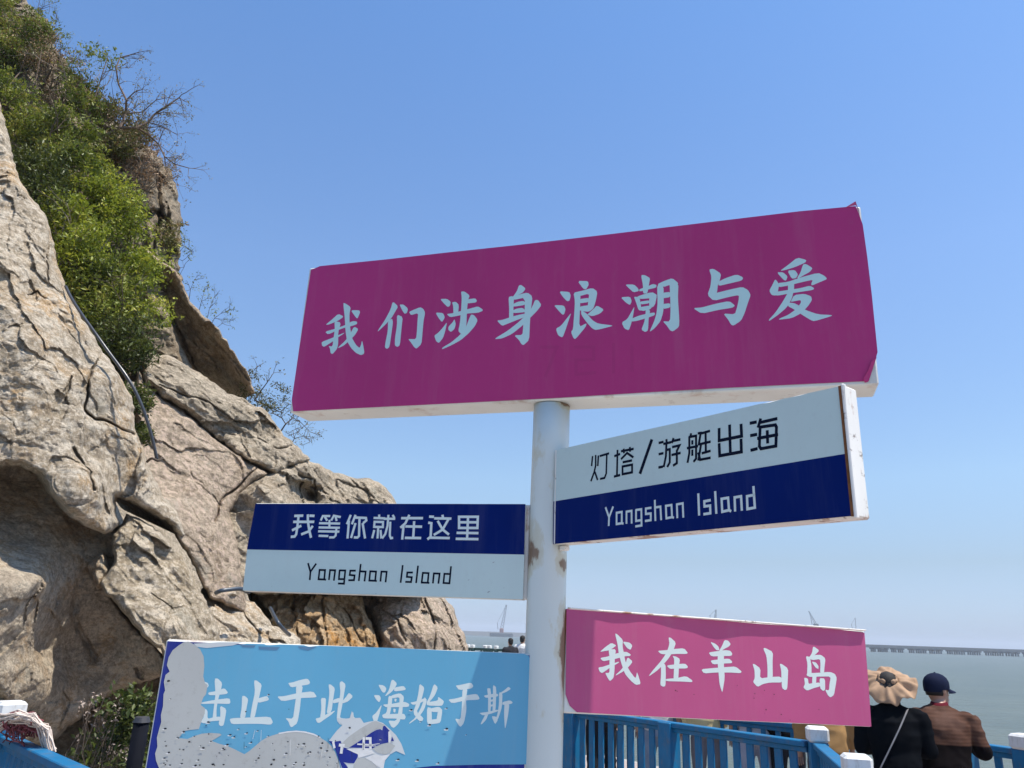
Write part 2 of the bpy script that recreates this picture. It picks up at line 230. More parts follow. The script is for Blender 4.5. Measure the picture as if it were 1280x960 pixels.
LINES = [  # (board, x0, y0, scale, width px, dark?, polylines)
('lbw',355,630,8.731,2.4,0,"120,130 205,128;285,128 328,130;108,195 325,195;160,140 150,230 135,330 118,355 82,358;95,285 185,240;262,120 262,190 280,300 295,362;312,245 270,300 195,330"),
('lbw',355,630,8.731,2.1,0,"405,175 425,132 500,132;450,145 470,178;520,175 545,128 615,142;565,145 575,180;390,210 608,214;385,256 605,260;380,298 600,302;385,347 480,350;575,265 565,345 545,364 500,365;498,180 497,255"),
('lbw',355,630,8.731,2.3,0,"728,125 690,215;710,190 695,370;780,125 745,215;775,148 895,153 900,180 870,205;825,170 820,350 802,366 770,365;780,215 735,365;860,215 885,370"),
('lbw',355,630,8.731,2.2,0,"1040,122 1040,148;985,152 1098,157;990,195 1082,197 1080,252 985,250 990,195;1030,255 1022,370;985,290 965,368;1056,290 1062,370;1096,162 1209,162;1141,125 1131,240 1106,330 1076,370;1161,200 1156,345 1168,374 1186,370;1190,125 1203,148"),
('lbw',480,630,8.731,2.4,0,"195,155 420,155;275,125 235,210 185,255;215,235 200,382;240,245 410,248;330,195 320,370;235,370 400,372"),
('lbw',480,630,8.731,2.4,0,"500,138 540,140;490,205 518,210 510,358 480,382;510,368 712,372;555,157 730,160;640,125 645,155;590,190 640,278 705,330;700,175 640,280 550,335"),
('lbw',480,630,8.731,2.4,0,"820,140 1025,140 1020,262 820,262 820,140;825,200 1020,200;918,140 908,375;800,315 1025,318;790,380 1025,384"),
('lbw',355,630,8.731,1.8,1,"265,650 290,740 283,825;350,655 290,740"),
('lbw',355,630,8.731,1.8,1,"390,720 450,722 440,824 378,822 390,720;440,824 456,826"),
('lbw',355,630,8.731,1.8,1,"492,825 504,722 560,724 546,832"),
('lbw',355,630,8.731,1.8,1,"608,725 670,726 656,870 595,868;608,725 600,820 655,820"),
('lbw',355,630,8.731,1.8,1,"780,728 725,728 718,775 772,780 765,832 708,832"),
('lbw',355,630,8.731,1.8,1,"838,660 818,835;830,735 893,738 880,840"),
('lbw',355,630,8.731,1.8,1,"942,735 1006,738 996,838 932,836 942,735;996,838 1010,841"),
('lbw',355,630,8.731,1.8,1,"1054,842 1064,738 1122,740 1110,850"),
('lbw',480,630,8.731,1.8,1,"205,672 183,855"),
('lbw',480,630,8.731,1.8,1,"312,748 255,748 250,795 305,800 296,852 238,850"),
('lbw',480,630,8.731,1.8,1,"372,678 352,858"),
('lbw',480,630,8.731,1.8,1,"425,752 488,755 478,860 412,858 425,752;478,860 492,862"),
('lbw',480,630,8.731,1.8,1,"535,862 545,758 608,760 595,865"),
('lbw',480,630,8.731,1.8,1,"732,685 715,866 650,862 660,762 722,765"),
('rbw',730,530,7.114,2.0,1,"78,290 70,370;106,280 106,370 92,430 65,505;130,285 125,370;100,430 122,495;145,285 222,262;205,270 200,440 185,480 148,488"),
('rbw',730,530,7.114,2.2,1,"275,285 320,268;300,235 295,455;272,467 320,455;335,242 440,222;355,225 358,255;410,210 412,242;335,310 385,258 438,295;350,340 425,325;345,378 430,362 430,430 345,447 345,378"),
('rbw',730,530,7.114,3.4,1,"603,145 502,435"),
('rbw',730,530,7.114,2.3,1,"670,168 705,160;670,268 705,260;668,386 700,380;735,140 738,165;712,177 775,162;735,180 730,290 712,378;735,232 765,224 765,340 745,378;797,130 785,165;790,152 855,138;790,205 852,190 830,235;785,275 857,258;828,235 828,348 798,368"),
('rbw',850,510,7.114,2.3,1,"100,230 95,255;85,258 85,400 70,482;85,258 145,247 145,450 125,475;68,357 158,340;112,292 112,320;112,375 112,420;165,225 186,222 170,322 190,320 166,462;165,400 182,460 270,443;195,225 265,205;230,220 232,390;200,317 270,300;200,402 270,382"),
('rbw',850,510,7.114,2.9,1,"350,185 350,290 550,250 545,148;443,155 450,405;350,320 355,425 548,390 545,280"),
('rbw',850,510,7.114,2.8,1,"628,135 678,125;632,245 682,235;635,375 686,362;718,100 698,168;710,130 862,95;715,170 850,150 860,170 855,338 722,362 708,340 715,170;695,270 868,237;778,205 782,308"),
('rbw',730,530,7.114,2.0,0,"195,745 225,830 222,902;260,738 225,830"),
('rbw',730,530,7.114,2.0,0,"292,790 338,782 338,882 292,890 292,790;338,882 350,885"),
('rbw',730,530,7.114,2.0,0,"380,882 380,780 425,772 426,880"),
('rbw',730,530,7.114,2.0,0,"465,765 512,758 514,902 462,910;465,765 465,862 512,855"),
('rbw',730,530,7.114,2.0,0,"598,745 552,752 552,800 596,795 596,855 548,862"),
('rbw',730,530,7.114,2.0,0,"632,680 637,857;636,742 682,735 688,850"),
('rbw',730,530,7.114,2.0,0,"730,728 780,720 785,828 735,838 730,728;785,828 798,832"),
('rbw',730,530,7.114,2.0,0,"832,832 828,715 880,705 885,827"),
('rbw',850,510,7.114,2.3,0,"165,765 172,950"),
('rbw',850,510,7.114,2.3,0,"270,820 218,830 220,875 270,868 272,935 215,944"),
('rbw',850,510,7.114,2.3,0,"315,745 325,934"),
('rbw',850,510,7.114,2.3,0,"372,808 430,798 438,908 378,922 372,808;438,908 453,916"),
('rbw',850,510,7.114,2.3,0,"492,914 488,795 545,785 552,907"),
('rbw',850,510,7.114,2.3,0,"655,700 668,885 602,898 598,785 660,772"),
]
# ------------------------------------------------------------------ sea, platform
SEA = -3.6
def grid_xy(xs, ys, zf):
    X, Y = np.meshgrid(xs, ys); Z = zf(X, Y); nx, ny = len(xs), len(ys)
    V = np.stack([X, Y, Z], -1).reshape(-1, 3)
    return V, [(j*nx+i, j*nx+i+1, j*nx+nx+i+1, j*nx+nx+i) for j in range(ny-1) for i in range(nx-1)]
M_sea, nt, p = newmat('sea_water')
n1 = tex(nt, scale=.045, detail=4, stretch=(1, 1.8, 1)); n2 = tex(nt, scale=.35, detail=7, rough=.62, stretch=(.7, 1.5, 1)); n3 = tex(nt, scale=1.6, detail=6, rough=.6, stretch=(.6, 1.5, 1))
c = mix(nt, ramp(nt, n1.outputs[0], [(.3, 0.), (.7, 1.)]), (.075, .092, .070), (.105, .120, .088))
nt.links.new(c, p.inputs['Base Color']); p.inputs['Roughness'].default_value = .3; p.inputs['IOR'].default_value = 1.33; p.inputs['Specular IOR Level'].default_value = .42
pv = bump(nt, p, n2.outputs[0], .9, .6); bump(nt, p, n3.outputs[0], .8, .2, pv)
V, F_ = grid_xy([-20000, -2000, -200, 200, 2000, 20000], [-3000, -300, 0, 100, 400, 1500, 6000, 40000], lambda X, Y: X*0 + SEA)
o = mesh('sea', V, F_, M_sea); meta(o, 'calm greyish green sea reaching the hazy horizon', kind='structure')
V, F_ = grid_xy([-20000, 0, 20000], [-3000, 0, 40000], lambda X, Y: X*0 + SEA - 6)
meta(mesh('sea_bed', V, F_, paint('mud', (.12, .11, .09), .9, .2, None, .02, 0)), 'mud sea bed', kind='structure')
M_pave, nt, p = newmat('brick_paving')
br = tex(nt, 'ShaderNodeTexBrick', scale=6.5); br.inputs['Color1'].default_value = (.34, .27, .235, 1); br.inputs['Color2'].default_value = (.40, .33, .29, 1); br.inputs['Mortar'].default_value = (.2, .19, .18, 1)
nt.links.new(br.outputs[0], p.inputs['Base Color']); p.inputs['Roughness'].default_value = .85
def slab(name, pts, z0, z1, mat, label, kind='structure'):
    n = len(pts); V = [(x, y, z1) for x, y in pts] + [(x, y, z0) for x, y in pts]
    F_ = [tuple(range(n)), tuple(range(2*n-1, n-1, -1))] + [(i, i+n, (i+1) % n + n, (i+1) % n) for i in range(n)]
    return meta(mesh(name, V, F_, mat), label, kind=kind)
M_conc = paint('concrete', (.33, .32, .29), .85, .15, (.15, .14, .12), 2., .2, .3, .4)
slab('platform', [(-4.6, -9), (12, -9), (9, 6.8), (5.2, 7.6), (1.7, 12.9), (-2.2, 13.1), (-4.2, 7.)], -5.2, 0., M_conc, 'concrete viewing platform beside the cliff')
slab('paving', [(-4.0, -8.8), (11.7, -8.8), (8.8, 6.5), (5.1, 7.3), (1.6, 12.6), (-2.1, 12.8), (-4.0, 6.9)], .004, .03, M_pave, 'reddish brick paving on the platform')
slab('walkway', [(-2.6, 21), (3., 20.5), (4., 44), (-9, 46)], -5.2, -.05, M_conc, 'concrete walkway round the foot of the cliff')
# ------------------------------------------------------------------ rocks
def rbf(cx, cy, cv, X, Y, sm=0.):
    c = np.stack([cx, cy], -1)/100.; n = len(cv); K = np.linalg.norm(c[:, None]-c[None], axis=-1)
    A = np.zeros((n+3, n+3)); A[:n, :n] = K; A[:n, n] = 1; A[:n, n+1:] = c; A[n, :n] = 1; A[n+1:, :n] = c.T
    A[:n, :n] -= np.eye(n)*sm
    w = np.linalg.lstsq(A, np.concatenate([cv, np.zeros(3)]), rcond=None)[0]
    out = w[n] + w[n+1]*X/100 + w[n+2]*Y/100
    for i in range(n): out = out + w[i]*np.hypot(X/100-c[i, 0], Y/100-c[i, 1])
    return out
def seg_dist(X, Y, pts, closed=False):
    D = np.full(X.shape, 1e9); QX = X.copy(); QY = Y.copy()
    m = len(pts) if closed else len(pts)-1
    for i in range(m):
        ax, ay = pts[i]; bx, by = pts[(i+1) % len(pts)]; dx, dy = bx-ax, by-ay; L = dx*dx+dy*dy+1e-9
        t = np.clip(((X-ax)*dx+(Y-ay)*dy)/L, 0, 1); qx = ax+t*dx; qy = ay+t*dy; d = np.hypot(X-qx, Y-qy)
        k = d < D; D = np.where(k, d, D); QX = np.where(k, qx, QX); QY = np.where(k, qy, QY)
    return D, QX, QY
def pip(X, Y, pts):
    ins = np.zeros(X.shape, bool); n = len(pts)
    for i in range(n):
        ax, ay = pts[i]; bx, by = pts[(i+1) % n]
        if ay == by: continue
        ins ^= ((ay > Y) != (by > Y)) & (X < (bx-ax)*(Y-ay)/(by-ay)+ax)
    return ins
def rough_outline(pts, amp, rng, step=5.):
    out = []
    for i in range(len(pts)):
        a = np.array(pts[i], float); b = np.array(pts[(i+1) % len(pts)], float); L = np.linalg.norm(b-a); n = max(1, int(L/step)); nn = np.array([-(b-a)[1], (b-a)[0]])/(L+1e-9)
        for k in range(n):
            q = a + (b-a)*k/n; out.append(tuple(q + nn*rng.normal(0, amp)*(1 if k else .5)))
    return out
def facets(P, sc, s):                         # flat, randomly tilted faces meeting in sharp arrises
    Q = P*sc; I = np.floor(Q).astype(np.int64); d1 = np.full(P.shape[:-1], 9.); best = np.zeros(P.shape[:-1])
    for dx in (-1, 0, 1):
        for dy in (-1, 0, 1):
            for dz in (-1, 0, 1):
                J = I + np.array([dx, dy, dz]); a = (J[..., 0], J[..., 1], J[..., 2])
                D = Q - np.stack([J[..., k] + _h(*a, s+11*k+1) for k in range(3)], -1); d = (np.abs(D)**1.6).sum(-1)
                t = sum(D[..., k]*(_h(*a, s+90+k)*2-1) for k in (0, 2)) + (_h(*a, s+99)-.5)*.5
                m = d < d1; best = np.where(m, t, best); d1 = np.where(m, d, d1)
    return best/sc
def rock(outline, ctrl, T, mat, parent, seed, step=1.8, rnd=(12, .35), amp=1., cracks=(), strata=None, edge=.9, name='rock', bumps=(), facet=.6):
    rng = np.random.RandomState(seed); pts = rough_outline(outline, edge, rng)
    P = np.array(pts); x0, y0 = P.min(0)-step; x1, y1 = P.max(0)+step
    gx = np.arange(x0, x1+step, step); gy = np.arange(y0, y1+step, step); X, Y = np.meshgrid(gx, gy)
    CX = (X[:-1, :-1]+X[1:, 1:])/2; CY = (Y[:-1, :-1]+Y[1:, 1:])/2
    keep = pip(CX, CY, pts); used = np.zeros(X.shape, bool)
    used[:-1, :-1] |= keep; used[1:, :-1] |= keep; used[:-1, 1:] |= keep; used[1:, 1:] |= keep
    full = np.zeros(X.shape, int); k4 = keep.astype(int); full[:-1, :-1] += k4; full[1:, :-1] += k4; full[:-1, 1:] += k4; full[1:, 1:] += k4
    border = used & (full < 4); idx = -np.ones(X.shape, int); idx[used] = np.arange(used.sum())
    x = X[used]; y = Y[used]; bd = border[used]; D, QX, QY = seg_dist(x, y, pts, True)
    x = np.where(bd, QX, x); y = np.where(bd, QY, y); D = np.where(bd, 0, D)
    ca = np.array(ctrl, float); dep = rbf(ca[:, 0], ca[:, 1], ca[:, 2], x, y, .02)
    r, ra = rnd; t = np.clip(1-D/r, 0, 1); dep = dep + ra*(1-np.sqrt(np.clip(1-t*t, 0, 1)))
    for bx, by, br, bh in bumps: dep = dep - bh*np.exp(-((x-bx)**2+(y-by)**2)/(2*br*br))
    base = at_y(x, y, dep)
    # relief: broad undulation, tilted fracture faces, cracks, strata, grain
    nz = .13*fbm(base*.8, 4, seed) + .035*fbm(base*2.6, 4, seed+5)
    W_ = base + .16*np.stack([vnoise(base*1.3, seed+k) for k in (31, 32, 33)], -1) + .02*np.stack([vnoise(base*9, seed+k) for k in (34, 35, 36)], -1)
    if strata:
        a, fr, sa = strata; ca_, sa_ = math.cos(a), math.sin(a); AW = np.stack([(W_[:, 0]*ca_ + W_[:, 2]*sa_)*.55, W_[:, 1], (-W_[:, 0]*sa_ + W_[:, 2]*ca_)*1.25], -1)
    else: AW = W_
    nz = nz + facet*(.50*facets(AW, 1.15, seed+70) + .55*facets(AW, 2.9, seed+71) + .55*facets(AW, 6.5, seed+72)*np.clip(.5+1.5*vnoise(base*1.1, seed+75), 0, 1))
    d1, d2, cid = cell(W_*1.1, seed); nz = nz - facet*.05*np.exp(-((d2-d1)/.03)**2)
    if strata:
        u = base[:, 0]*ca_ + base[:, 2]*sa_; w = -base[:, 0]*sa_ + base[:, 2]*ca_
        Q_ = np.stack([u*.35, base[:, 1]*.5, w*1.], -1)*fr
        nz = nz + sa*(1-2.2*np.abs(vnoise(Q_, seed+9))) + sa*.5*(1-2.2*np.abs(vnoise(Q_*2.3, seed+10)))
    nz = nz + .022*fbm(base*9, 4, seed+8, .6) + .012*(ridge(W_*2.2, 4, seed+60)-.3) + .010*(ridge(base*np.array([9, 9, 12.]), 3, seed+61)-.3)
    for cr in cracks:
        cp, cw, cd = cr[:3]
        cpx = [(a+rng.normal(0, .8), b+rng.normal(0, .8)) for a, b in cp]
        D2, _, _ = seg_dist(x, y, cpx); wv = cw*(.7+.5*vnoise(base*3, seed+44)); nz = nz - cd*np.exp(-(D2/np.maximum(wv, .3))**2)
    nz = nz*amp*np.clip(.35+D/6, 0, 1)
    V = at_y(x, y, dep - nz)
    lat = .045*amp*np.stack([fbm(base*4, 3, seed+k) for k in (51, 52, 53)], -1)*np.clip(D/8, 0, 1)[:, None]; V = V + lat
    jj, ii = np.nonzero(keep); A_, B_, C_, D_ = idx[jj, ii], idx[jj, ii+1], idx[jj+1, ii+1], idx[jj+1, ii]
    F_ = np.stack([A_, D_, C_, B_], -1)
    # border edges -> sides and back
    
    E_ = {}
    for f in F_:
        for k in range(4):
            a, b = int(f[k]), int(f[(k+1) % 4])
            if (b, a) in E_: del E_[(b, a)]
            else: E_[(a, b)] = 1
    nV = len(V); bi = sorted({a for e in E_ for a in e}); mp = {a: nV+i for i, a in enumerate(bi)}
    cen = V[bi].mean(0); d = cen-np.array([0, 0, CZ]); d = d/np.linalg.norm(d); d[2] *= .3
    Bk = V[bi]*.88 + cen*.12 + d*T; cb = Bk.mean(0) + d*T*.25
    V = np.vstack([V, Bk, cb]); F_ = F_.tolist()
    for a, b in E_: F_ += [[b, a, mp[a], mp[b]], [mp[b], mp[a], len(V)-1]]
    # sharper creases stay by averaging only gently
    return mesh(name, V, F_, mat, parent, True)
def rockmat(name, base=(.40, .34, .27), warm=(.50, .33, .17), dark=(.13, .11, .09), pale=(.60, .53, .44), warmth=.5, darkness=.4, rot=(0, .6, 0), pink=0.):
    m, nt, p = newmat(name)
    big = tex(nt, scale=.9, detail=6, rough=.6); mid = tex(nt, scale=4.5, detail=9, rough=.7, stretch=(1, 1, 1.7), rot=rot); fine = tex(nt, scale=21, detail=9, rough=.78); fin2 = tex(nt, scale=55, detail=6, rough=.8); streak = tex(nt, scale=3.2, detail=10, rough=.75, stretch=(.35, .5, 2.4), rot=rot)
    lm = lambda col, k: tuple(x*k for x in col)
    c = mix(nt, ramp(nt, big.outputs[0], [(.42, 0.), (.58, 1.)]), base, lm(base, .82))
    w2 = tex(nt, scale=1.35, detail=8, rough=.62, stretch=(1, 1, .8))
    c = mix(nt, ramp(nt, w2.outputs[0], [(.50, 0.), (.60, warmth)]), c, warm)
    c = mix(nt, ramp(nt, mid.outputs[0], [(.50, 0.), (.57, .8)]), c, pale)
    c = mix(nt, ramp(nt, mid.outputs[0], [(.40, .35), (.47, 0.)]), c, lm(base, .6))
    c = mix(nt, ramp(nt, streak.outputs[0], [(.36, min(1, darkness*1.2)), (.44, 0.)]), c, dark)
    c = mix(nt, ramp(nt, fine.outputs[0], [(.42, .55), (.48, 0.)]), c, lm(base, .5))
    c = mix(nt, ramp(nt, fine.outputs[0], [(.515, 0.), (.575, .75)]), c, lm(pale, 1.08))
    c = mix(nt, ramp(nt, fin2.outputs[0], [(.43, .35), (.475, 0.)]), c, dark)
    if pink: c = mix(nt, ramp(nt, tex(nt, scale=13, detail=6, rough=.6).outputs[0], [(.53, 0.), (.58, pink)]), c, (.68, .53, .42))
    lich = tex(nt, scale=2.2, detail=9, rough=.75)
    c = mix(nt, ramp(nt, lich.outputs[0], [(.56, 0.), (.61, .35)]), c, (.34, .33, .27))
    nt.links.new(c, p.inputs['Base Color']); p.inputs['Roughness'].default_value = .93; p.inputs['Specular IOR Level'].default_value = .2
    pv = bump(nt, p, streak.outputs[0], .9, .09); pv = bump(nt, p, mid.outputs[0], .9, .08, pv)
    bump(nt, p, fine.outputs[0], 1., .035, pv)
    return m
M_r1 = rockmat('pale_granite', (.60, .49, .355), (.68, .43, .20), pale=(.78, .69, .56), warmth=.8, darkness=.3)
M_r2 = rockmat('warm_granite', (.56, .46, .345), (.66, .43, .22), pale=(.70, .60, .46), warmth=.6, darkness=.2)
M_r3 = rockmat('streaked_granite', (.54, .44, .31), (.62, .46, .27), pale=(.76, .66, .52), warmth=.4, darkness=.4, rot=(0, .9, 0))
M_r4 = rockmat('speckled_granite', (.47, .375, .28), (.50, .35, .21), pale=(.60, .48, .36), warmth=.35, darkness=.4, pink=.7)
M_r5 = rockmat('grey_granite', (.44, .37, .275), (.48, .34, .20), pale=(.64, .54, .41), warmth=.35, darkness=.6, rot=(0, .7, 0))
M_r6 = rockmat('orange_granite', (.50, .32, .16), (.66, .30, .05), pale=(.62, .45, .27), warmth=1., darkness=.5)
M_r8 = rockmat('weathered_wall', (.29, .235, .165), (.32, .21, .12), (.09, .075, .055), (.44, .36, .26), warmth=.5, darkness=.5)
M_r7 = rockmat('brown_slab', (.44, .335, .235), (.48, .31, .17), (.18, .14, .10), (.58, .47, .34), warmth=.4, darkness=.45, rot=(0, 1., 0))
cliff = thing('cliff', (-5, 9, -4), 'weathered granite cliff of piled boulders and cracked slabs beside the platform', 'cliff', kind='structure')
cliff.pop('category') if 'category' in cliff else None
# wall behind the shrubs
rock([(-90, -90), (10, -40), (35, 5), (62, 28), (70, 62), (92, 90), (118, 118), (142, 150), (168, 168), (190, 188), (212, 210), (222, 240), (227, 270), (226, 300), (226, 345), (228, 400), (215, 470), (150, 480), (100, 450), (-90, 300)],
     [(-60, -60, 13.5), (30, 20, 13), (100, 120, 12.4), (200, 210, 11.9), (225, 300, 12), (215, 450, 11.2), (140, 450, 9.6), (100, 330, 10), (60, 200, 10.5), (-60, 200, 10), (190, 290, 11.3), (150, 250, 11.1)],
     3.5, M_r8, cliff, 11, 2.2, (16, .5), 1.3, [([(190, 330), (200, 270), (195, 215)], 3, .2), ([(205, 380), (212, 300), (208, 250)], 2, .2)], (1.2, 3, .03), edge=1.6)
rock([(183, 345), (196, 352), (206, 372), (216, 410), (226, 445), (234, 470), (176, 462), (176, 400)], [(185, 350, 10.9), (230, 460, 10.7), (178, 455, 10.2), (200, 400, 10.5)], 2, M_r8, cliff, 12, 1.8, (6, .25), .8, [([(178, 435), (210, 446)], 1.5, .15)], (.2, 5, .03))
# overhanging brown slab with a pale lit rim
rock([(180, 308), (192, 318), (215, 334), (226, 348), (238, 376), (252, 392), (270, 408), (286, 430), (300, 452), (312, 470), (319, 492), (300, 500), (275, 482), (250, 470), (228, 452), (214, 420), (206, 388), (198, 352), (184, 325)],
     [(182, 312, 10.6), (225, 345, 10.7), (285, 432, 10.9), (316, 488, 11.0), (300, 495, 12.4), (250, 466, 12.2), (222, 440, 11.9), (205, 380, 11.5), (192, 335, 11.), (240, 400, 11.25), (270, 450, 11.8)],
     1.5, M_r7, cliff, 13, 1.4, (9, .22), .7, [([(214, 392), (236, 440), (250, 468)], 2.2, .25)], (-1.0, 4, .02))
rock([(203, 392), (214, 400), (234, 448), (246, 470), (228, 466), (212, 430)], [(205, 395, 11.4), (240, 465, 11.1), (215, 430, 11.2)], 1, M_r5, cliff, 14, 1.8, (4, .15), .5)
# ridge slab
rock([(176, 440), (190, 441), (214, 446), (232, 456), (250, 466), (268, 478), (284, 492), (298, 496), (312, 503), (330, 512), (340, 524), (352, 540), (372, 558), (388, 574), (380, 580), (362, 584), (345, 594), (334, 588), (318, 580), (296, 568), (270, 548), (250, 530), (230, 512), (205, 500), (180, 478)],
     [(180, 445, 9.7), (250, 468, 10.1), (340, 524, 10.6), (385, 574, 10.8), (340, 590, 10.15), (270, 546, 9.75), (215, 502, 9.4), (180, 470, 9.3), (300, 520, 10.1), (235, 480, 9.6)],
     1.6, M_r5, cliff, 15, 1.3, (9, .3), .8, [([(198, 482), (225, 492), (262, 506), (300, 530)], 1.5, .12), ([(320, 545), (345, 560), (362, 556)], 1.3, .12)], (-.55, 6, .035))
# main slab
rock([(172, 462), (182, 478), (206, 500), (230, 513), (250, 531), (270, 549), (296, 568), (320, 582), (336, 592), (316, 604), (300, 622), (288, 640), (300, 690), (310, 770), (262, 748), (240, 705), (222, 676), (205, 650), (186, 630), (176, 600), (168, 540)],
     [(175, 470, 9.3), (270, 550, 9.75), (335, 592, 10.15), (300, 640, 9.8), (305, 760, 9.2), (255, 735, 8.6), (215, 665, 8.4), (182, 620, 8.5), (172, 540, 8.8), (240, 620, 9.0), (270, 660, 9.1)],
     2.2, M_r4, cliff, 16, 1.3, (7, .25), .75, [([(320, 584), (300, 606), (283, 620), (272, 632), (269, 652)], 1.3, .22)], (-.5, 5, .018), facet=.25)
# knob with the hollow, and the ridge end behind the boards
rock([(336, 590), (352, 582), (372, 576), (384, 573), (398, 580), (412, 588), (440, 597), (462, 598), (478, 606), (490, 618), (498, 634), (520, 690), (535, 738), (480, 744), (400, 741), (330, 744), (292, 740), (262, 715), (272, 655), (284, 622), (304, 606)],
     [(340, 588, 10.5), (385, 576, 11.), (440, 598, 12), (490, 620, 12.6), (535, 745, 12), (300, 780, 9.3), (268, 700, 9.2), (280, 640, 9.8), (350, 640, 9.9), (430, 660, 11.), (390, 720, 10.4)],
     2.5, M_r5, cliff, 17, 1.4, (9, .35), .9, [([(372, 594), (392, 600), (397, 640)], 1.6, .15), ([(420, 600), (455, 612), (480, 632)], 1.2, .12)], (-.5, 5, .03), bumps=((330, 612, 20, .4), (388, 622, 9, -.75), (376, 612, 8, -.4)))
# lower right boulders
rock([(440, 735), (470, 728), (540, 738), (556, 748), (565, 757), (573, 776), (582, 797), (590, 830), (520, 850), (470, 835), (476, 800), (462, 770)],
     [(450, 740, 12.6), (545, 742, 12.8), (575, 780, 13), (585, 830, 12.8), (480, 830, 11.8), (500, 780, 11.8), (540, 800, 12.)], 2.2, M_r4, cliff, 18, 1.4, (8, .4), 1., [([(478, 765), (500, 775), (505, 800)], 1.3, .15), ([(530, 745), (545, 790), (540, 830)], 1.3, .15)], (-.9, 5, .03))
rock([(300, 730), (380, 725), (450, 735), (456, 762), (468, 788), (474, 812), (470, 850), (330, 850), (345, 800), (330, 775)],
     [(310, 740, 10.6), (440, 740, 11.6), (465, 800, 11.4), (340, 840, 10.), (400, 780, 10.4), (350, 770, 10.3)], 2.2, M_r6, cliff, 19, 1.4, (8, .35), 1., [([(366, 745), (372, 790), (378, 830)], 1.6, .15), ([(402, 745), (410, 800), (412, 830)], 1.5, .15), ([(430, 760), (452, 800)], 1.5, .12)], (1.3, 5, .04), facet=.8)
rock([(455, 745), (485, 770), (500, 850), (450, 850)], [(460, 760, 13.2), (490, 840, 13.2), (460, 840, 13)], 1., M_r7, cliff, 20, 3, (6, .3), .8)
rock([(252, 735), (270, 733), (288, 742), (318, 752), (332, 770), (340, 782), (362, 790), (376, 798), (380, 850), (200, 850), (210, 810), (255, 770)],
     [(255, 745, 8.9), (330, 765, 9.4), (372, 800, 9.4), (220, 840, 8.), (300, 790, 8.8), (340, 840, 8.9)], 2., M_r1, cliff, 21, 1.5, (7, .3), .9, [([(275, 748), (300, 760), (325, 790)], 1.2, .1)], (-.4, 6, .03))
rock([(266, 724), (280, 722), (294, 732), (296, 744), (280, 748), (262, 742)], [(270, 726, 9.0), (290, 742, 8.95), (265, 742, 8.85)], .5, M_r1, cliff, 22, 1.4, (6, .15), .5)
# streaked boulder in the middle
rock([(152, 655), (158, 642), (170, 646), (186, 656), (200, 664), (212, 676), (224, 692), (236, 710), (247, 732), (258, 752), (268, 772), (276, 800), (280, 850), (230, 850), (206, 828), (200, 812), (180, 798), (160, 772), (142, 752), (127, 738), (124, 728), (134, 716), (143, 700), (140, 684), (138, 668)],
     [(155, 655, 8.0), (200, 665, 8.05), (245, 730, 8.2), (272, 800, 8.15), (260, 845, 7.9), (205, 818, 7.5), (160, 770, 7.4), (130, 735, 7.5), (143, 690, 7.75), (190, 720, 7.75), (220, 780, 7.65)],
     2., M_r3, cliff, 23, 1.15, (6, .3), .8, [([(190, 740), (215, 762), (232, 760)], 1., .06)], (-.75, 7, .03), facet=.26)
rock([(107, 706), (118, 698), (128, 689), (135, 700), (137, 718), (128, 734), (122, 738), (114, 722)], [(110, 706, 7.75), (130, 695, 7.8), (124, 732, 7.7)], .6, M_r2, cliff, 24, 1.4, (7, .2), .5)
# great left wall with its overhanging lip
rock([(-110, 60), (-12, 100), (0, 128), (6, 150), (12, 172), (16, 200), (26, 228), (44, 252), (56, 266), (64, 290), (72, 330), (80, 352), (85, 366), (96, 388), (110, 408), (126, 436), (142, 458), (156, 482), (166, 500), (168, 525), (170, 540), (177, 556), (184, 578), (194, 600), (206, 622), (222, 640), (232, 668), (226, 672), (210, 655), (196, 646), (170, 632), (146, 622), (144, 640), (150, 652), (140, 664), (130, 668), (112, 660), (96, 650), (82, 640), (72, 628), (62, 616), (52, 598), (40, 588), (20, 582), (0, 582), (-110, 590)],
     [(-100, 100, 8.6), (0, 140, 8.4), (20, 210, 8.1), (60, 280, 7.9), (85, 366, 7.8), (140, 455, 7.9), (168, 520, 8.0), (190, 590, 8.15), (228, 668, 8.3), (150, 625, 7.8), (135, 665, 7.35), (80, 636, 7.0), (20, 580, 6.7), (-100, 585, 6.4), (0, 300, 7.2), (40, 420, 7.0), (0, 500, 6.8), (90, 520, 7.2), (95, 600, 7.0), (140, 540, 7.65)],
     2.6, M_r1, cliff, 25, 1.25, (11, .42), 1., [([(128, 440), (112, 470), (104, 515), (120, 525), (142, 530), (168, 545)], 2.2, .16), ([(30, 368), (48, 362), (56, 370)], 1.5, .12), ([(78, 490), (84, 470), (80, 500)], 1.2, .1), ([(62, 290), (60, 330), (62, 350)], 1.5, .08), ([(90, 560), (110, 590), (115, 612)], 1.8, .1)], (-1.1, 3.2, .025), edge=.8, facet=.27,
     bumps=((100, 620, 22, .25), (130, 480, 20, .18), (38, 368, 12, -.12), (120, 560, 16, -.1)))
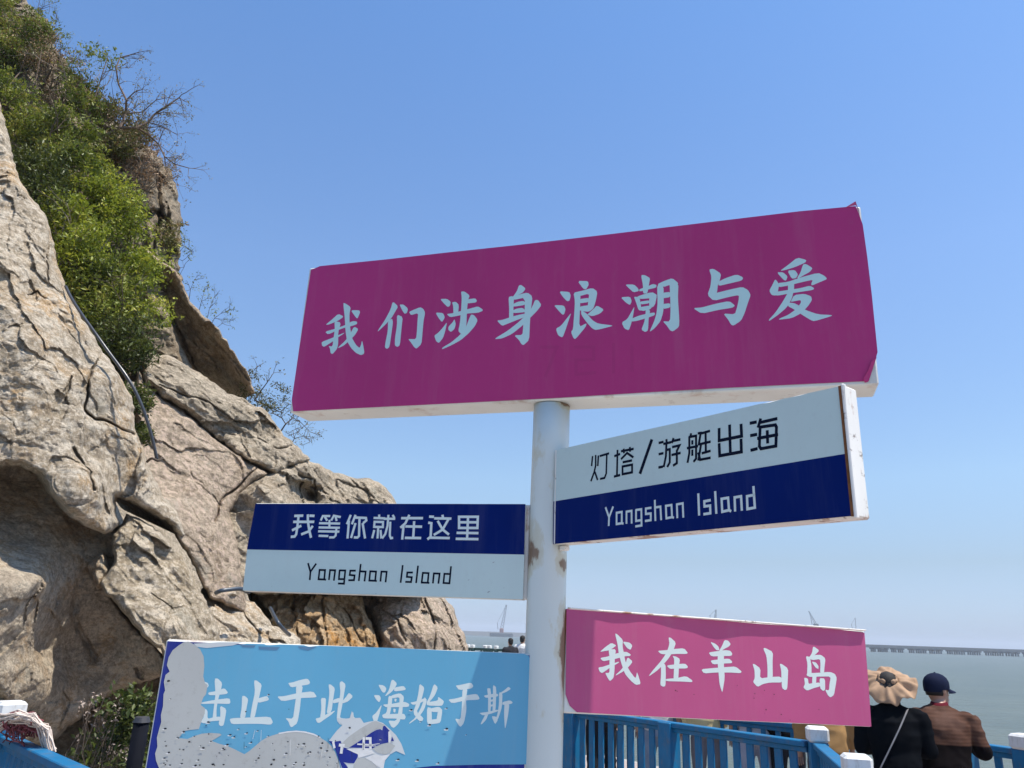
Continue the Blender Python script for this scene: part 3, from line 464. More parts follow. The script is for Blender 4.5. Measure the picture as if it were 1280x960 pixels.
# recess under the lip
rock([(-110, 550), (30, 560), (90, 610), (140, 640), (160, 680), (150, 720), (140, 745), (165, 778), (190, 802), (208, 822), (212, 836), (196, 848), (180, 852), (150, 862), (120, 880), (90, 906), (66, 926), (20, 945), (-110, 950)],
     [(-100, 560, 7.7), (30, 600, 7.8), (100, 650, 8.0), (150, 700, 8.25), (110, 720, 8.05), (160, 790, 8.2), (208, 828, 8.1), (180, 850, 8.35), (120, 878, 8.25), (66, 920, 8.0), (-100, 940, 7.6), (20, 675, 7.3), (5, 735, 6.45), (45, 725, 6.75), (30, 790, 6.9), (85, 750, 7.9), (100, 820, 8.25), (60, 810, 7.75), (-80, 750, 6.3), (135, 800, 8.3), (10, 865, 6.85), (50, 850, 7.3)],
     2.2, M_r2, cliff, 26, 1.5, (8, .3), .75, [([(96, 746), (90, 765), (104, 800), (118, 824)], 4.5, .12)], (-.6, 3, .02), facet=.3)
# dark ground behind the plants below
rock([(-60, 830), (60, 850), (230, 815), (300, 830), (260, 1010), (-60, 1010)], [(0, 860, 9.), (220, 830, 9.4), (240, 1000, 8.6), (0, 1000, 8.2)], 2.5, M_r7, cliff, 27, 3, (8, .3), 1.2)
# the cliff's foot and its hidden back
Vb = []; 
meta(mesh('hill', *(lambda g: (np.column_stack([g[0][:, 0], g[0][:, 1], g[0][:, 2]]), g[1]))(grid_xy(np.linspace(-30, -1.2, 30), np.linspace(8.5, 34, 30), lambda X, Y: -5 + 13*np.clip((-X-2.2)/7, 0, 1)*np.clip((Y-8.5)/4.5, 0, 1)*np.clip((34-Y)/14, 0, 1) + .5*vnoise(np.stack([X, Y, X*0], -1)*.5, 3))), M_r5, None, True), 'rocky hill behind the cliff face', kind='structure')
# ------------------------------------------------------------------ signpost
POLE_X, POLE_Y, LEANX = 0.1184, 2.3, 0.0112
TH = {'big': .12, 'rbw': .05, 'lbw': .05, 'lblue': .045, 'pink': .045}
def rust_white(name, base=(.72, .74, .70), amt=.55, seedscale=9.):
    m, nt, p = newmat(name)
    n = tex(nt, scale=seedscale, detail=8, rough=.65, stretch=(1, 1, .45))
    c = mix(nt, ramp(nt, tex(nt, scale=4, detail=5).outputs[0], [(.35, 0.), (.65, 1.)]), base, tuple(x*.86 for x in base))
    c = mix(nt, ramp(nt, n.outputs[0], [(.55, 0.), (.61, amt), (.75, 1.)]), c, (.30, .13, .05))
    c = mix(nt, ramp(nt, tex(nt, scale=seedscale*3, detail=8, rough=.7).outputs[0], [(.60, 0.), (.66, amt)]), c, (.12, .07, .04))
    nt.links.new(c, p.inputs['Base Color']); p.inputs['Roughness'].default_value = .45
    bump(nt, p, n.outputs[0], .15, .002); return m
M_frame = rust_white('frame_paint', (.70, .73, .69), .25, 7.)
M_cap = rust_white('rusty_white_paint', (.80, .79, .74), .8, 11.)
M_rust = paint('rust', (.20, .085, .035), .9, .4, (.05, .03, .02), 40., .3, .2, .8)
# pole paint, rust where the boards are welded on
M_pole, nt, p = newmat('pole_paint')
tcn = nt.nodes.new('ShaderNodeTexCoord'); sx = nt.nodes.new('ShaderNodeSeparateXYZ'); nt.links.new(tcn.outputs['Object'], sx.inputs[0])
def band(z0, w, xlo, xhi):
    a = nt.nodes.new('ShaderNodeMath'); a.operation = 'SUBTRACT'; nt.links.new(sx.outputs['Z'], a.inputs[0]); a.inputs[1].default_value = z0
    b = nt.nodes.new('ShaderNodeMath'); b.operation = 'ABSOLUTE'; nt.links.new(a.outputs[0], b.inputs[0])
    zf = nt.nodes.new('ShaderNodeMapRange'); nt.links.new(b.outputs[0], zf.inputs[0]); zf.inputs[1].default_value = 0; zf.inputs[2].default_value = w; zf.inputs[3].default_value = 1; zf.inputs[4].default_value = 0
    xf = nt.nodes.new('ShaderNodeMapRange'); nt.links.new(sx.outputs['X'], xf.inputs[0]); xf.inputs[1].default_value = xlo; xf.inputs[2].default_value = xhi
    m_ = nt.nodes.new('ShaderNodeMath'); m_.operation = 'MULTIPLY'; nt.links.new(zf.outputs[0], m_.inputs[0]); nt.links.new(xf.outputs[0], m_.inputs[1]); return m_.outputs[0]
def madd(a, b, op='ADD'):
    m_ = nt.nodes.new('ShaderNodeMath'); m_.operation = op
    for s_, v_ in zip(m_.inputs, (a, b)):
        if np.isscalar(v_): s_.default_value = v_
        else: nt.links.new(v_, s_)
    return m_.outputs[0]
nz = tex(nt, scale=14, detail=7, rough=.65, stretch=(1, 1, .5)).outputs[0]
st = madd(madd(band(1.97, .14, .0, -.055), band(1.94, .06, .01, .05)), madd(band(1.70, .22, .02, .055), band(2.43, .035, .0, .05)))
st = madd(st, madd(band(1.45, .35, .035, .058), .55, 'MULTIPLY'))
st = madd(madd(st, madd(nz, 2.0, 'MULTIPLY'), 'ADD'), .5, 'MULTIPLY')
c = mix(nt, ramp(nt, tex(nt, scale=5, detail=5, stretch=(1, 1, .3)).outputs[0], [(.3, 0.), (.7, 1.)]), (.66, .72, .69), (.59, .65, .62))
c = mix(nt, ramp(nt, st, [(.60, 0.), (.67, .4), (.82, .55)]), c, (.50, .43, .24))
c = mix(nt, ramp(nt, st, [(.76, 0.), (.83, .85)]), c, (.17, .08, .035))
nt.links.new(c, p.inputs['Base Color']); p.inputs['Roughness'].default_value = .32
bump(nt, p, tex(nt, scale=30, detail=4).outputs[0], .08, .002)

signpost = thing('signpost', (POLE_X, POLE_Y, 0), 'tall white round signpost carrying five magenta, pink, blue and white boards', 'signpost')
pm = MB(); zs = np.linspace(0, 2.4205, 18)
pm.tube([(POLE_X + LEANX*(z-CZ), POLE_Y, z) for z in zs], .0563, 40); o = pm.build('pole', M_pole, signpost, True)
for pl_ in o.data.polygons:
    if len(pl_.vertices) > 4: pl_.use_smooth = False
pm = MB(); pm.tube([(POLE_X - .02, POLE_Y, .0), (POLE_X - .02, POLE_Y, .012)], .15, 32); pm.build('base_plate', M_frame, signpost)

BOARDS['big'] = [[v*.985 for v in q_] for q_ in BOARDS['big']]     # the post stands inside the depth of the top board
_q = np.array(BOARDS['lblue']); _w = _q[3]-_q[0]; _w /= np.linalg.norm(_w); _q[2] += _w*.035; _q[3] += _w*.035; BOARDS['lblue'] = _q.tolist()
class Plane:
    def __init__(s, key):
        c = np.array(BOARDS[key]) + np.array([0, 0, CZ]); s.c = c; s.key = key
        s.u = c[1]-c[0]; s.L = np.linalg.norm(s.u); s.u /= s.L
        s.w = c[0]-c[3]; s.H = np.linalg.norm(s.w); s.w /= s.H
        s.n = np.cross(s.u, s.w); s.n /= np.linalg.norm(s.n)      # towards the viewer
        if s.n[1] > 0: s.n = -s.n
    def hit(s, px, py, off=0.):
        d = rays(px, py); o_ = np.array([0, 0, CZ]); q = s.c[0] + s.n*off
        t = ((q-o_) @ s.n) / (d @ s.n); return o_ + d*t[..., None]
    def uv(s, px, py): P = s.hit(px, py) - s.c[3]; return P @ s.u, P @ s.w
    def pt(s, a, b, off=0.): return s.c[3] + s.u*a + s.w*b + s.n*off
PL = {k: Plane(k) for k in BOARDS}
def board_box(k, mat, parent):
    q = PL[k]; T = TH[k]; m = MB()
    m.box((q.c[0]+q.c[2])/2 - q.n*(T/2 + .0015), (q.L, q.H, T), (q.u, q.w, q.n), .004)
    return m.build('board', mat, parent)
def chaikin(P, r=.2):
    out = []
    for i in range(len(P)):
        a, b = P[i], P[(i+1) % len(P)]
        out += [(a[0]+(b[0]-a[0])*r, a[1]+(b[1]-a[1])*r), (a[0]+(b[0]-a[0])*(1-r), a[1]+(b[1]-a[1])*(1-r))]
    return out
def outline_faces(polys3, m, flip_n):
    for P in polys3:
        tri = tessellate_polygon([[Vector(p) for p in P]])
        F_ = []
        for t in tri:
            a, b, c_ = (np.array(P[i]) for i in t)
            F_.append(t if np.cross(b-a, c_-a) @ flip_n > 0 else (t[0], t[2], t[1]))
        m.add(P, F_)
def patch(k, name, pts, mat, parent, off, smooth=0):
    q = PL[k]; m = MB()
    for _ in range(smooth): pts = chaikin(pts)
    P = q.hit([p_[0] for p_ in pts], [p_[1] for p_ in pts], off)
    outline_faces([[tuple(x) for x in P]], m, q.n); return m.build(name, mat, parent)
def brush_char(k, x0, y0, sc, data, mat, parent, off):
    q = PL[k]; m = MB()
    for i, poly in enumerate(S(data)):
        pts = chaikin(poly, .18)
        P = q.hit([x0 + a/sc for a, b in pts], [y0 + b/sc for a, b in pts], off + .000014*i)
        outline_faces([[tuple(x) for x in P]], m, q.n)
    return m.build('character', mat, parent)
def line_char(k, x0, y0, sc, w, data, mat, parent, off):
    q = PL[k]; m = MB(); j = 0
    for poly in S(data):
        U, W_ = q.uv([x0 + a/sc for a, b in poly], [y0 + b/sc for a, b in poly])
        mid = q.hit(np.array(x0 + poly[0][0]/sc), np.array(y0 + poly[0][1]/sc)); hw = w * np.linalg.norm(mid-np.array([0, 0, CZ])) / FPX / 2 * (1.38 if k == 'rbw' else 1.25)
        pts = np.stack([U, W_], -1); closed = len(pts) > 3 and np.linalg.norm(pts[0]-pts[-1]) < 1e-6
        N_ = len(pts); Lf, Rt = [], []
        for i in range(N_):
            a = pts[i]-pts[i-1] if i else (pts[0]-pts[-2] if closed else pts[1]-pts[0])
            b = pts[i+1]-pts[i] if i < N_-1 else (pts[1]-pts[0] if closed else pts[-1]-pts[-2])
            a = a/np.linalg.norm(a); b = b/np.linalg.norm(b); t = a+b
            t = t/(np.linalg.norm(t)+1e-9); nn = np.array([-t[1], t[0]]); cs = max(.45, nn @ np.array([-a[1], a[0]]))
            e = hw/cs; p_ = pts[i].copy()
            if not closed and i == 0: p_ = p_ - b*hw*.5
            if not closed and i == N_-1: p_ = p_ + a*hw*.5
            Lf.append(p_ + nn*e); Rt.append(p_ - nn*e)
        V = [tuple(q.pt(*x, off+.000014*j)) for x in Lf] + [tuple(q.pt(*x, off+.000014*j)) for x in Rt]
        F_ = [(i+N_, i+N_+1, i+1, i) for i in range(N_-1)]; m.add(V, F_); j += 1
    return m.build('character', mat, parent)

def film(name, col, rough=.38, var=.05, dirt=(.25, .22, .2), amt=.1, spec=.22):
    m, nt, p = newmat(name)
    n1 = tex(nt, scale=3, detail=4); n2 = tex(nt, scale=45, detail=6, rough=.75)
    c = mix(nt, ramp(nt, n1.outputs[0], [(.3, 0.), (.7, 1.)]), tuple(x*(1-var) for x in col), tuple(min(1, x*(1+var)) for x in col))
    c = mix(nt, ramp(nt, n2.outputs[0], [(.55, 0.), (.8, amt)]), c, dirt)
    n3 = tex(nt, scale=6, detail=6, rough=.7, stretch=(3, 3, .25))
    c = mix(nt, ramp(nt, n3.outputs[0], [(.5, 0.), (.8, amt*1.6)]), c, tuple(.5*x+.22 for x in col))
    nt.links.new(c, p.inputs['Base Color']); p.inputs['Roughness'].default_value = rough; p.inputs['Specular IOR Level'].default_value = spec
    bump(nt, p, tex(nt, scale=9, detail=3).outputs[0], .12, .004); return m
M_mag = film('magenta_film', (.43, .034, .175), .5, .05)
M_pink = film('pink_film', (.46, .085, .215), .5, .05)
M_navy = film('navy_film', (.0008, .0125, .120), .6, .1, (.05, .07, .16), .06, .06)
M_pane = film('pale_white_film', (.54, .67, .65), .5, .03, (.3, .3, .3), .15)
M_letter = film('letter_film', (.50, .72, .72), .5, .03)
M_white = film('white_letter_film', (.64, .74, .73), .5, .03)
M_ink = paint('ink', (.002, .006, .022), .6, .1, None, 20., 0, .1)
M_sky = film('sky_blue_film', (.125, .39, .575), .5, .04)
M_old = film('old_blue_film', (.014, .03, .24), .5, .15, (.2, .2, .4), .2)
M_glue = film('grey_glue_residue', (.46, .48, .46), .8, .07, (.22, .2, .18), .5)
M_wave = film('off_white_film', (.60, .64, .64), .6, .05)
M_dark = paint('bare_dark', (.012, .013, .02), .7, .3, None, 30., 0)
M_chip = paint('chip_white', (.75, .76, .74), .5, .1, None, 30., 0)
M_ghost = film('faded_magenta_film', (.395, .033, .163), .5, .05)

# --- big magenta board
B = board_box('big', M_frame, signpost); B['label'] = 'large magenta board across the top of the post'
patch('big', 'film', [(388.6, 337.4), (400, 332.6), (480, 324.5), (560, 315.5), (640, 307), (760, 293), (900, 276), (1000, 264), (1069.5, 257.6), (1074, 268), (1078.5, 281), (1084, 320), (1090, 370), (1097, 440), (1092, 458), (1086, 476.3), (1000, 480.3), (900, 485.2), (800, 491), (700, 497.2), (600, 502.5), (500, 507.5), (430, 511), (366.5, 514.2), (364.6, 500)], M_mag, B, .0006)
q = PL['big']
mm = MB()                                   # rolled up corner of the film, top right
c0 = q.hit(np.array([1058., 1069.5, 1073.]), np.array([258.5, 251.5, 262.]), .004); c1 = q.hit(np.array([1058., 1070., 1074.5]), np.array([259., 256.5, 268.]), .0009)
mm.add([*c0, *c1], [(0, 1, 4, 3), (1, 2, 5, 4)]); mm.build('film_curl', M_pink, B)
c0 = q.hit(np.array([1096., 1091.5, 1085.5, 1081.]), np.array([446., 459., 477., 478.5]), .0009); c1 = q.hit(np.array([1089., 1085., 1079.]), np.array([452., 464., 473.]), .006)
mm = MB(); mm.add([*c0, *c1], [(0, 1, 5, 4), (1, 2, 6, 5), (2, 3, 6)]); mm.build('film_curl', M_mag, B)
# faint ghosts of older figures
for gx, w_ in ((676, '0,0 22,0;20,0 6,36 '), (716, '2,0 26,0 26,16 4,16 4,34 28,32'), (757, '10,-4 10,32'), (790, '0,-2 0,30')):
    line_char('big', gx, 434, 1, 3.2, w_, M_ghost, B, .0007)['label'] = 'faint ghost of an older figure'
# --- right blue and white board
B2 = board_box('rbw', M_cap, signpost); B2['label'] = 'white over navy board pointing right under the magenta board'
patch('rbw', 'white_panel', [(695.4, 562.6), (760, 547.8), (880, 521), (930, 509.5), (950, 504.8), (962, 503.3), (980, 498.2), (1000, 494.4), (1010, 491.5), (1055.5, 481.5), (1063, 566.5), (690.9+.9, 627.2)], M_pane, B2, .0006)
patch('rbw', 'navy_panel', [(691.8, 626.8), (1062.2, 566.3), (1069.3, 644.6), (691.2, 680.2)], M_navy, B2, .0008)
q = PL['rbw']; mm = MB()
for a, b, off in ((q.L-.012, q.L-.006, .002),):
    mm.box((q.pt(a, q.H/2, .001)+q.pt(b, q.H/2, .001))/2, (.005, q.H*.985, .004), (q.u, q.w, q.n))
mm.build('rusty_edge', M_rust, B2)
mm = MB(); mm.box(q.pt(q.L-.003, q.H/2, -.003), (.007, q.H+.004, .012), (q.u, q.w, q.n), .002); mm.build('edge_strip', M_cap, B2)
mm = MB(); mm.box(q.pt(.004, q.H/2, -.001), (.004, q.H*.99, .006), (q.u, q.w, q.n)); mm.build('edge_strip', M_cap, B2)
mm = MB(); mm.box(q.pt(.012, -.009, -.03), (.028, .014, .02), (q.u, q.w, q.n), .003); mm.build('bracket', M_cap, B2)
# --- left blue and white board
B3 = board_box('lbw', M_frame, signpost); B3['label'] = 'navy over white board pointing left at the middle of the post'
patch('lbw', 'navy_panel', [(319.3, 629.6), (656.8, 630.2), (655.3, 693.2), (308.6, 686.8)], M_navy, B3, .0008)
patch('lbw', 'white_panel', [(309., 686.3), (655.6, 692.7), (653.3, 749.3), (303.6, 738.0)], M_pane, B3, .0006)
q = PL['lbw']; mm = MB(); mm.box(q.pt(q.L+.004, q.H/2, -.028), (.012, q.H*.99, .03), (q.u, q.w, q.n), .002); mm.build('weld_strip', M_cap, B3); mm = MB(); mm.box(q.pt(q.L+.0115, q.H/2, -.026), (.003, q.H*.97, .012), (q.u, q.w, q.n)); mm.build('rust_seam', M_rust, B3)
mm = MB()
for i, (a, b, w_) in enumerate(((617, 703, .004), (586, 725, .003), (611, 740, .005), (560, 716, .002), (630, 735, .002), (470, 742, .002), (340, 733, .002))):
    U_, W_ = q.uv(np.array([float(a)]), np.array([float(b)])); mm.add([tuple(q.pt(float(U_[0]) + w_*x_, float(W_[0]) + w_*y_, .0014+1e-5*i)) for x_, y_ in ((-1, -.5), (.2, -.1), (1, .6), (-.3, .2))], [(0, 1, 2, 3)])
meta(mm.build('scuff', paint('scuff_grey', (.22, .24, .27), .7, .2, None, 20., 0), B3), kind='stuff')
# --- light blue torn board
B4 = board_box('lblue', M_frame, signpost); B4['label'] = 'torn light blue board pointing left at the foot of the picture'
def z7(t): return [(160+a/4.571, 780+b/4.571) for a, b in S(t)[0]]
def zw(t): return [(400+a/9.143, 860+b/9.143) for a, b in S(t)[0]]
q = PL['lblue']
mm = MB(); mm.add([q.pt(.004, .004, .0004), q.pt(q.L-.012, .004, .0004), q.pt(q.L-.005, q.H-.004, .0004), q.pt(.004, q.H-.004, .0004)], [(0, 1, 2, 3)]); mm.build('old_film', M_old, B4)
patch('lblue', 'sky_film', [(245, 806.5), (300, 806), (308, 804.6), (330, 805), (334, 806.6), (350, 805.6), (380, 806.5), (386, 808.5), (400, 807), (430, 808), (480, 809.5), (560, 813.2), (640, 816.6), (655, 817.4), (661, 820), (663, 826), (661, 880), (658, 955.5), (600, 955.8), (540, 957.5), (500, 962), (420, 966), (200, 966), (204, 880)], M_sky, B4, .0007)
patch('lblue', 'film_scrap', z7('375,112 520,104 655,105 600,122 450,137 395,130'), M_wave, B4, .0011)
for i, t in enumerate(('640,118 730,122 720,135 655,132', '745,128 870,132 850,150 750,145', '970,128 1080,130 1030,152 985,142')):
    patch('lblue', 'film_scrap', z7(t), film('grey_scrap_film%d' % i, (.10, .22, .36)), B4, .0011)
patch('lblue', 'glue_patch', z7('290,122 318,104 345,100 380,118 412,145 432,185 436,240 430,300 440,338 455,348 446,400 430,420 415,462 440,482 438,512 418,560 405,600 350,606 318,612 300,640 290,652 340,657 380,640 420,627 470,622 525,626 535,634 500,655 478,668 520,684 565,696 610,716 665,744 690,728 730,695 760,668 800,645 860,626 910,617 960,613 1010,617 1060,630 1100,650 1135,672 1165,700 1185,735 1205,790 1225,870 1225,900 200,900 180,830 160,780 155,740 168,700 165,650 178,600 190,560 188,520 200,470 203,400 212,380 205,330 215,290 238,272 222,235 232,190 255,150'), M_glue, B4, .0011)
patch('lblue', 'glue_rim', z7('860,622 910,613 960,609 1010,613 1062,626 1100,646 1098,652 1058,634 1008,621 958,617 910,621 862,630'), M_chip, B4, .0013)
patch('lblue', 'wave_print', zw('105,600 190,490 260,420 210,390 200,340 260,355 340,345 365,260 385,345 460,340 500,400 560,385 640,372 720,400 800,470 870,540 930,640 975,765 870,720 800,760 745,830 720,930 250,930 215,810 170,690 110,610'), M_wave, B4, .0012)
patch('lblue', 'glue_patch', zw('235,645 330,555 450,470 560,405 600,385 640,378 740,420 720,440 700,475 640,470 540,545 440,610 340,680 280,665'), M_glue, B4, .0014)
patch('lblue', 'old_film', zw('525,555 580,515 640,480 690,470 712,485 720,440 740,428 795,490 795,560 788,622 700,640 640,665 600,692 560,685 330,682 440,615'), M_old, B4, .0016)
patch('lblue', 'old_film', zw('170,612 235,603 262,680 325,690 350,715 440,755 425,800 390,860 330,858 268,848 300,880 330,930 260,930 205,790 172,700 163,640'), M_old, B4, .0016)
patch('lblue', 'old_film', zw('98,603 158,612 150,665'), M_old, B4, .0016)
patch('lblue', 'glue_patch', zw('430,800 520,795 560,820 620,860 670,930 380,930 385,880'), M_glue, B4, .0016)
patch('lblue', 'film_scrap', zw('515,800 600,765 640,757 690,775 800,758 740,830 725,930 650,890 590,840'), M_chip, B4, .0018)
patch('lblue', 'film_scrap', zw('300,695 420,690 580,690 620,745 560,765 440,800 430,755 380,735'), M_chip, B4, .0018)
patch('lblue', 'film_scrap', zw('780,500 800,490 815,560 805,622 783,625'), M_chip, B4, .0018)
patch('lblue', 'film_scrap', zw('600,692 700,645 790,622 860,660 800,740 740,760 660,740'), M_glue, B4, .0017)
patch('lblue', 'old_film', zw('822,552 848,608 812,608'), M_old, B4, .002)
for t, w_ in (('152,615 165,680', 2.), ('225,650 275,655;255,655 243,740', 2.4), ('498,690 502,575 575,575 578,692', 2.2), ('430,640 600,648', 1.2), ('560,650 680,635', .6), ('500,662 640,660', .6)):
    line_char('lblue', 400, 860, 9.143, w_, t, M_chip, B4, .0021)['label'] = 'remnant of white print inside the wave'
random.seed(5); dk, wh = MB(), MB()
spots = [(232, 325), (245, 428), (215, 597), (320, 615), (283, 647), (462, 560), (462, 628), (585, 632), (681, 622), (675, 500), (806, 402), (920, 486), (905, 738), (1042, 731), (310, 797), (215, 803), (590, 632), (1090, 640), (838, 720), (475, 670), (705, 675)]
spots = [(160+a/4.571, 780+b/4.571) for a, b in spots] + [(420+a/4.571, 780+b/4.571) for a, b in ((432, 489), (485, 557), (536, 575), (632, 597), (745, 631), (356, 773), (466, 777), (585, 793), (632, 480))]
for _ in range(46): spots.append((random.uniform(205, 425), random.uniform(925, 958)))
for _ in range(16): spots.append((random.uniform(215, 480), random.uniform(905, 940)))
qn = 0
for sx_, sy_ in spots:
    r_ = random.uniform(.5, 1.5) * (.0024); big_ = random.random(); qn += 1
    U_, W_ = q.uv(np.array([sx_]), np.array([sy_])); U_, W_ = float(U_[0]), float(W_[0])
    if not (.01 < U_ < q.L-.02 and .01 < W_ < q.H-.01): continue
    pts = [(U_ + r_*random.uniform(.7, 1.5)*math.cos(t_), W_ + r_*random.uniform(.5, .9)*math.sin(t_)) for t_ in np.linspace(0, 5.4, 7)]
    dk.add([tuple(q.pt(a, b, .0024+.00001*qn)) for a, b in pts], [tuple(range(7))])
    if big_ < .6:
        pts = [(U_ + r_*(1.0+.5*random.random())*math.cos(t_)*1.5 - .002, W_ - r_*.9 + r_*.45*math.sin(t_)) for t_ in np.linspace(0, 5.4, 7)]
        wh.add([tuple(q.pt(a, b, .0022+.00001*qn)) for a, b in pts], [tuple(range(7))])
for k_ in range(12):                       # vertical scratches and drips
    U_ = random.uniform(.12, .55); W_ = random.uniform(.02, .085); h_ = random.uniform(.012, .04); d_ = random.uniform(-.004, .004)
    (dk if k_ % 2 else wh).add([tuple(q.pt(U_, W_, .0026+k_*1e-5)), tuple(q.pt(U_+.0009, W_, .0026+k_*1e-5)), tuple(q.pt(U_+d_+.0007, W_+h_, .0026+k_*1e-5)), tuple(q.pt(U_+d_, W_+h_, .0026+k_*1e-5))], [(0, 1, 2, 3)])
meta(dk.build('puncture', M_dark, B4), kind='stuff'); meta(wh.build('paint_chip', M_chip, B4), kind='stuff')
# --- pink board, its film bulging at the top edge under a folded lip
B5 = board_box('pink', M_frame, signpost); B5['label'] = 'pink board pointing right at the foot of the picture'
patch('pink', 'film', [(708.2, 760.8), (760, 764.5), (785, 766.5), (850, 771.5), (950, 779.8), (1040, 785.6), (1080.6, 790.8), (1086, 860), (1089.2, 908.2), (1000, 904), (900, 899.5), (800, 894.8), (721, 890.3), (712, 882), (707, 868)], M_pink, B5, .0006)
q = PL['pink']; mm = MB(); n_ = 26; V = []
for i in range(n_+1):
    a = .002 + (q.L-.004)*i/n_; pr = .0035 + .0062*min(1, i/12) + .0018*math.sin(i*.62) + .0007*math.sin(i*1.5+1); dz = .002*math.sin(i*1.1)
    V += [q.pt(a, q.H-.0015, .0), q.pt(a, q.H+.0015, pr), q.pt(a, q.H+.004, pr-.001), q.pt(a, q.H+.0035, -.002)]
F_ = [(i*4+k, i*4+4+k, i*4+4+(k+1) % 4, i*4+(k+1) % 4) for i in range(n_) for k in range(4)] + [(3, 2, 1, 0), (n_*4, n_*4+1, n_*4+2, n_*4+3)]
mm.add(V, F_); mm.build('folded_lip', M_cap, B5)
mm = MB(); mm.box(q.pt(-.004, q.H/2, -.012), (.008, q.H*.99, .02), (q.u, q.w, q.n)); mm.build('weld_strip', M_rust, B5)
dk = MB()
for i, (sx_, sy_) in enumerate([(921, 857), (955, 863), (943, 867), (942, 873), (957, 887), (976, 893), (1023, 887), (867, 868), (987, 900), (846, 864), (967, 868), (899, 804), (844, 863)]):
    U_, W_ = q.uv(np.array([sx_]), np.array([sy_])); r_ = random.uniform(.001, .0024)
    dk.add([tuple(q.pt(float(U_[0]) + r_*math.cos(t_), float(W_[0]) + r_*math.sin(t_), .0026+1e-5*i)) for t_ in np.linspace(0, 5.4, 7)], [tuple(range(7))])
meta(dk.build('puncture', M_dark, B5), kind='stuff')
BO = {'big': B, 'rbw': B2, 'lbw': B3, 'lblue': B4, 'pink': B5}
for k, x0, y0, sc, d in BRUSH: brush_char(k, x0, y0, sc, d, M_letter if k == 'big' else M_white, BO[k], .00085)
for k, x0, y0, sc, w_, dark_, d in LINES: line_char(k, x0, y0, sc, w_, d, M_ink if dark_ else M_white, BO[k], .00095)
# ------------------------------------------------------------------ shrubs
def leafmat(name, cols, trans=.25):
    m, nt, p = newmat(name); at_ = nt.nodes.new('ShaderNodeAttribute'); at_.attribute_name = 'tone'
    c = ramp(nt, at_.outputs['Fac'], [(i/(len(cols)-1), c_) for i, c_ in enumerate(cols)])
    nt.links.new(c, p.inputs['Base Color']); p.inputs['Roughness'].default_value = .5; p.inputs['Specular IOR Level'].default_value = .35
    tr = nt.nodes.new('ShaderNodeBsdfTranslucent'); nt.links.new(c, tr.inputs['Color']); mx = nt.nodes.new('ShaderNodeMixShader'); mx.inputs[0].default_value = trans
    nt.links.new(p.outputs[0], mx.inputs[1]); nt.links.new(tr.outputs[0], mx.inputs[2]); nt.links.new(mx.outputs[0], nt.nodes['Material Output'].inputs[0]); return m
G_bright = leafmat('bright_leaves', [(.10, .135, .012), (.20, .25, .02), (.31, .35, .035), (.44, .42, .06)], .35)
G_mid = leafmat('green_leaves', [(.07, .10, .012), (.14, .18, .02), (.22, .26, .035), (.34, .31, .07)], .3)
G_olive = leafmat('olive_leaves', [(.07, .07, .018), (.13, .14, .03), (.20, .18, .05), (.32, .22, .11)], .25)
G_brown = leafmat('brown_seed_heads', [(.14, .09, .045), (.25, .155, .08), (.36, .22, .12), (.46, .30, .18)], .15)
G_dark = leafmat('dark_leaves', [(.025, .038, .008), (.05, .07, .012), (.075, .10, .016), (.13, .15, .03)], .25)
G_pine = leafmat('pine_needles', [(.06, .075, .03), (.10, .11, .045), (.15, .14, .06), (.24, .19, .10)], .15)
G_bud = leafmat('pale_buds', [(.14, .14, .06), (.22, .20, .09), (.30, .24, .13), (.22, .25, .10)], .2)
M_bark = paint('bark', (.085, .065, .05), .9, .3, (.02, .02, .02), 20., .4, .2, .5)
M_bark2 = paint('pale_bark', (.26, .22, .18), .9, .2, (.1, .08, .07), 20., .4, .2, .5)
def leaves(name, P, mat, parent, size, rng, up=.35, aspect=.42, tone=None):
    n = len(P); a = rng.normal(size=(n, 3)); a[:, 2] += .15; a /= np.linalg.norm(a, axis=1)[:, None]
    nn = rng.normal(size=(n, 3)); nn[:, 2] += up*3; b = np.cross(nn, a); b /= np.linalg.norm(b, axis=1)[:, None]; c = np.cross(a, b)
    L = size*(.45+1.25*rng.rand(n)**1.5)[:, None]; W_ = L*aspect
    v0 = P; v1 = P + a*L*.45 + b*W_*.5 + c*L*.08; v2 = P + a*L - c*L*.06; v3 = P + a*L*.45 - b*W_*.5 + c*L*.08
    V = np.stack([v0, v1, v2, v3], 1).reshape(-1, 3)
    me = bpy.data.meshes.new(name); org = ORG[parent.name]; V = V - org
    me.vertices.add(4*n); me.vertices.foreach_set('co', V.ravel()); me.loops.add(6*n); me.polygons.add(2*n)
    k = np.arange(n)[:, None]*4; idx = np.concatenate([k+0, k+1, k+2, k+0, k+2, k+3], 1)
    me.loops.foreach_set('vertex_index', idx.ravel()); me.polygons.foreach_set('loop_start', np.arange(2*n)*3); me.polygons.foreach_set('loop_total', np.full(2*n, 3))
    me.update(calc_edges=True); me.materials.append(mat)
    t = rng.beta(1.6, 2.2, n) if tone is None else np.clip(tone + rng.normal(0, .16, n), 0, 1)
    at_ = me.attributes.new('tone', 'FLOAT', 'POINT'); at_.data.foreach_set('value', np.repeat(t, 4).astype(np.float32))
    o = bpy.data.objects.new(name, me); link(o, parent); ORG[o.name] = org; return o
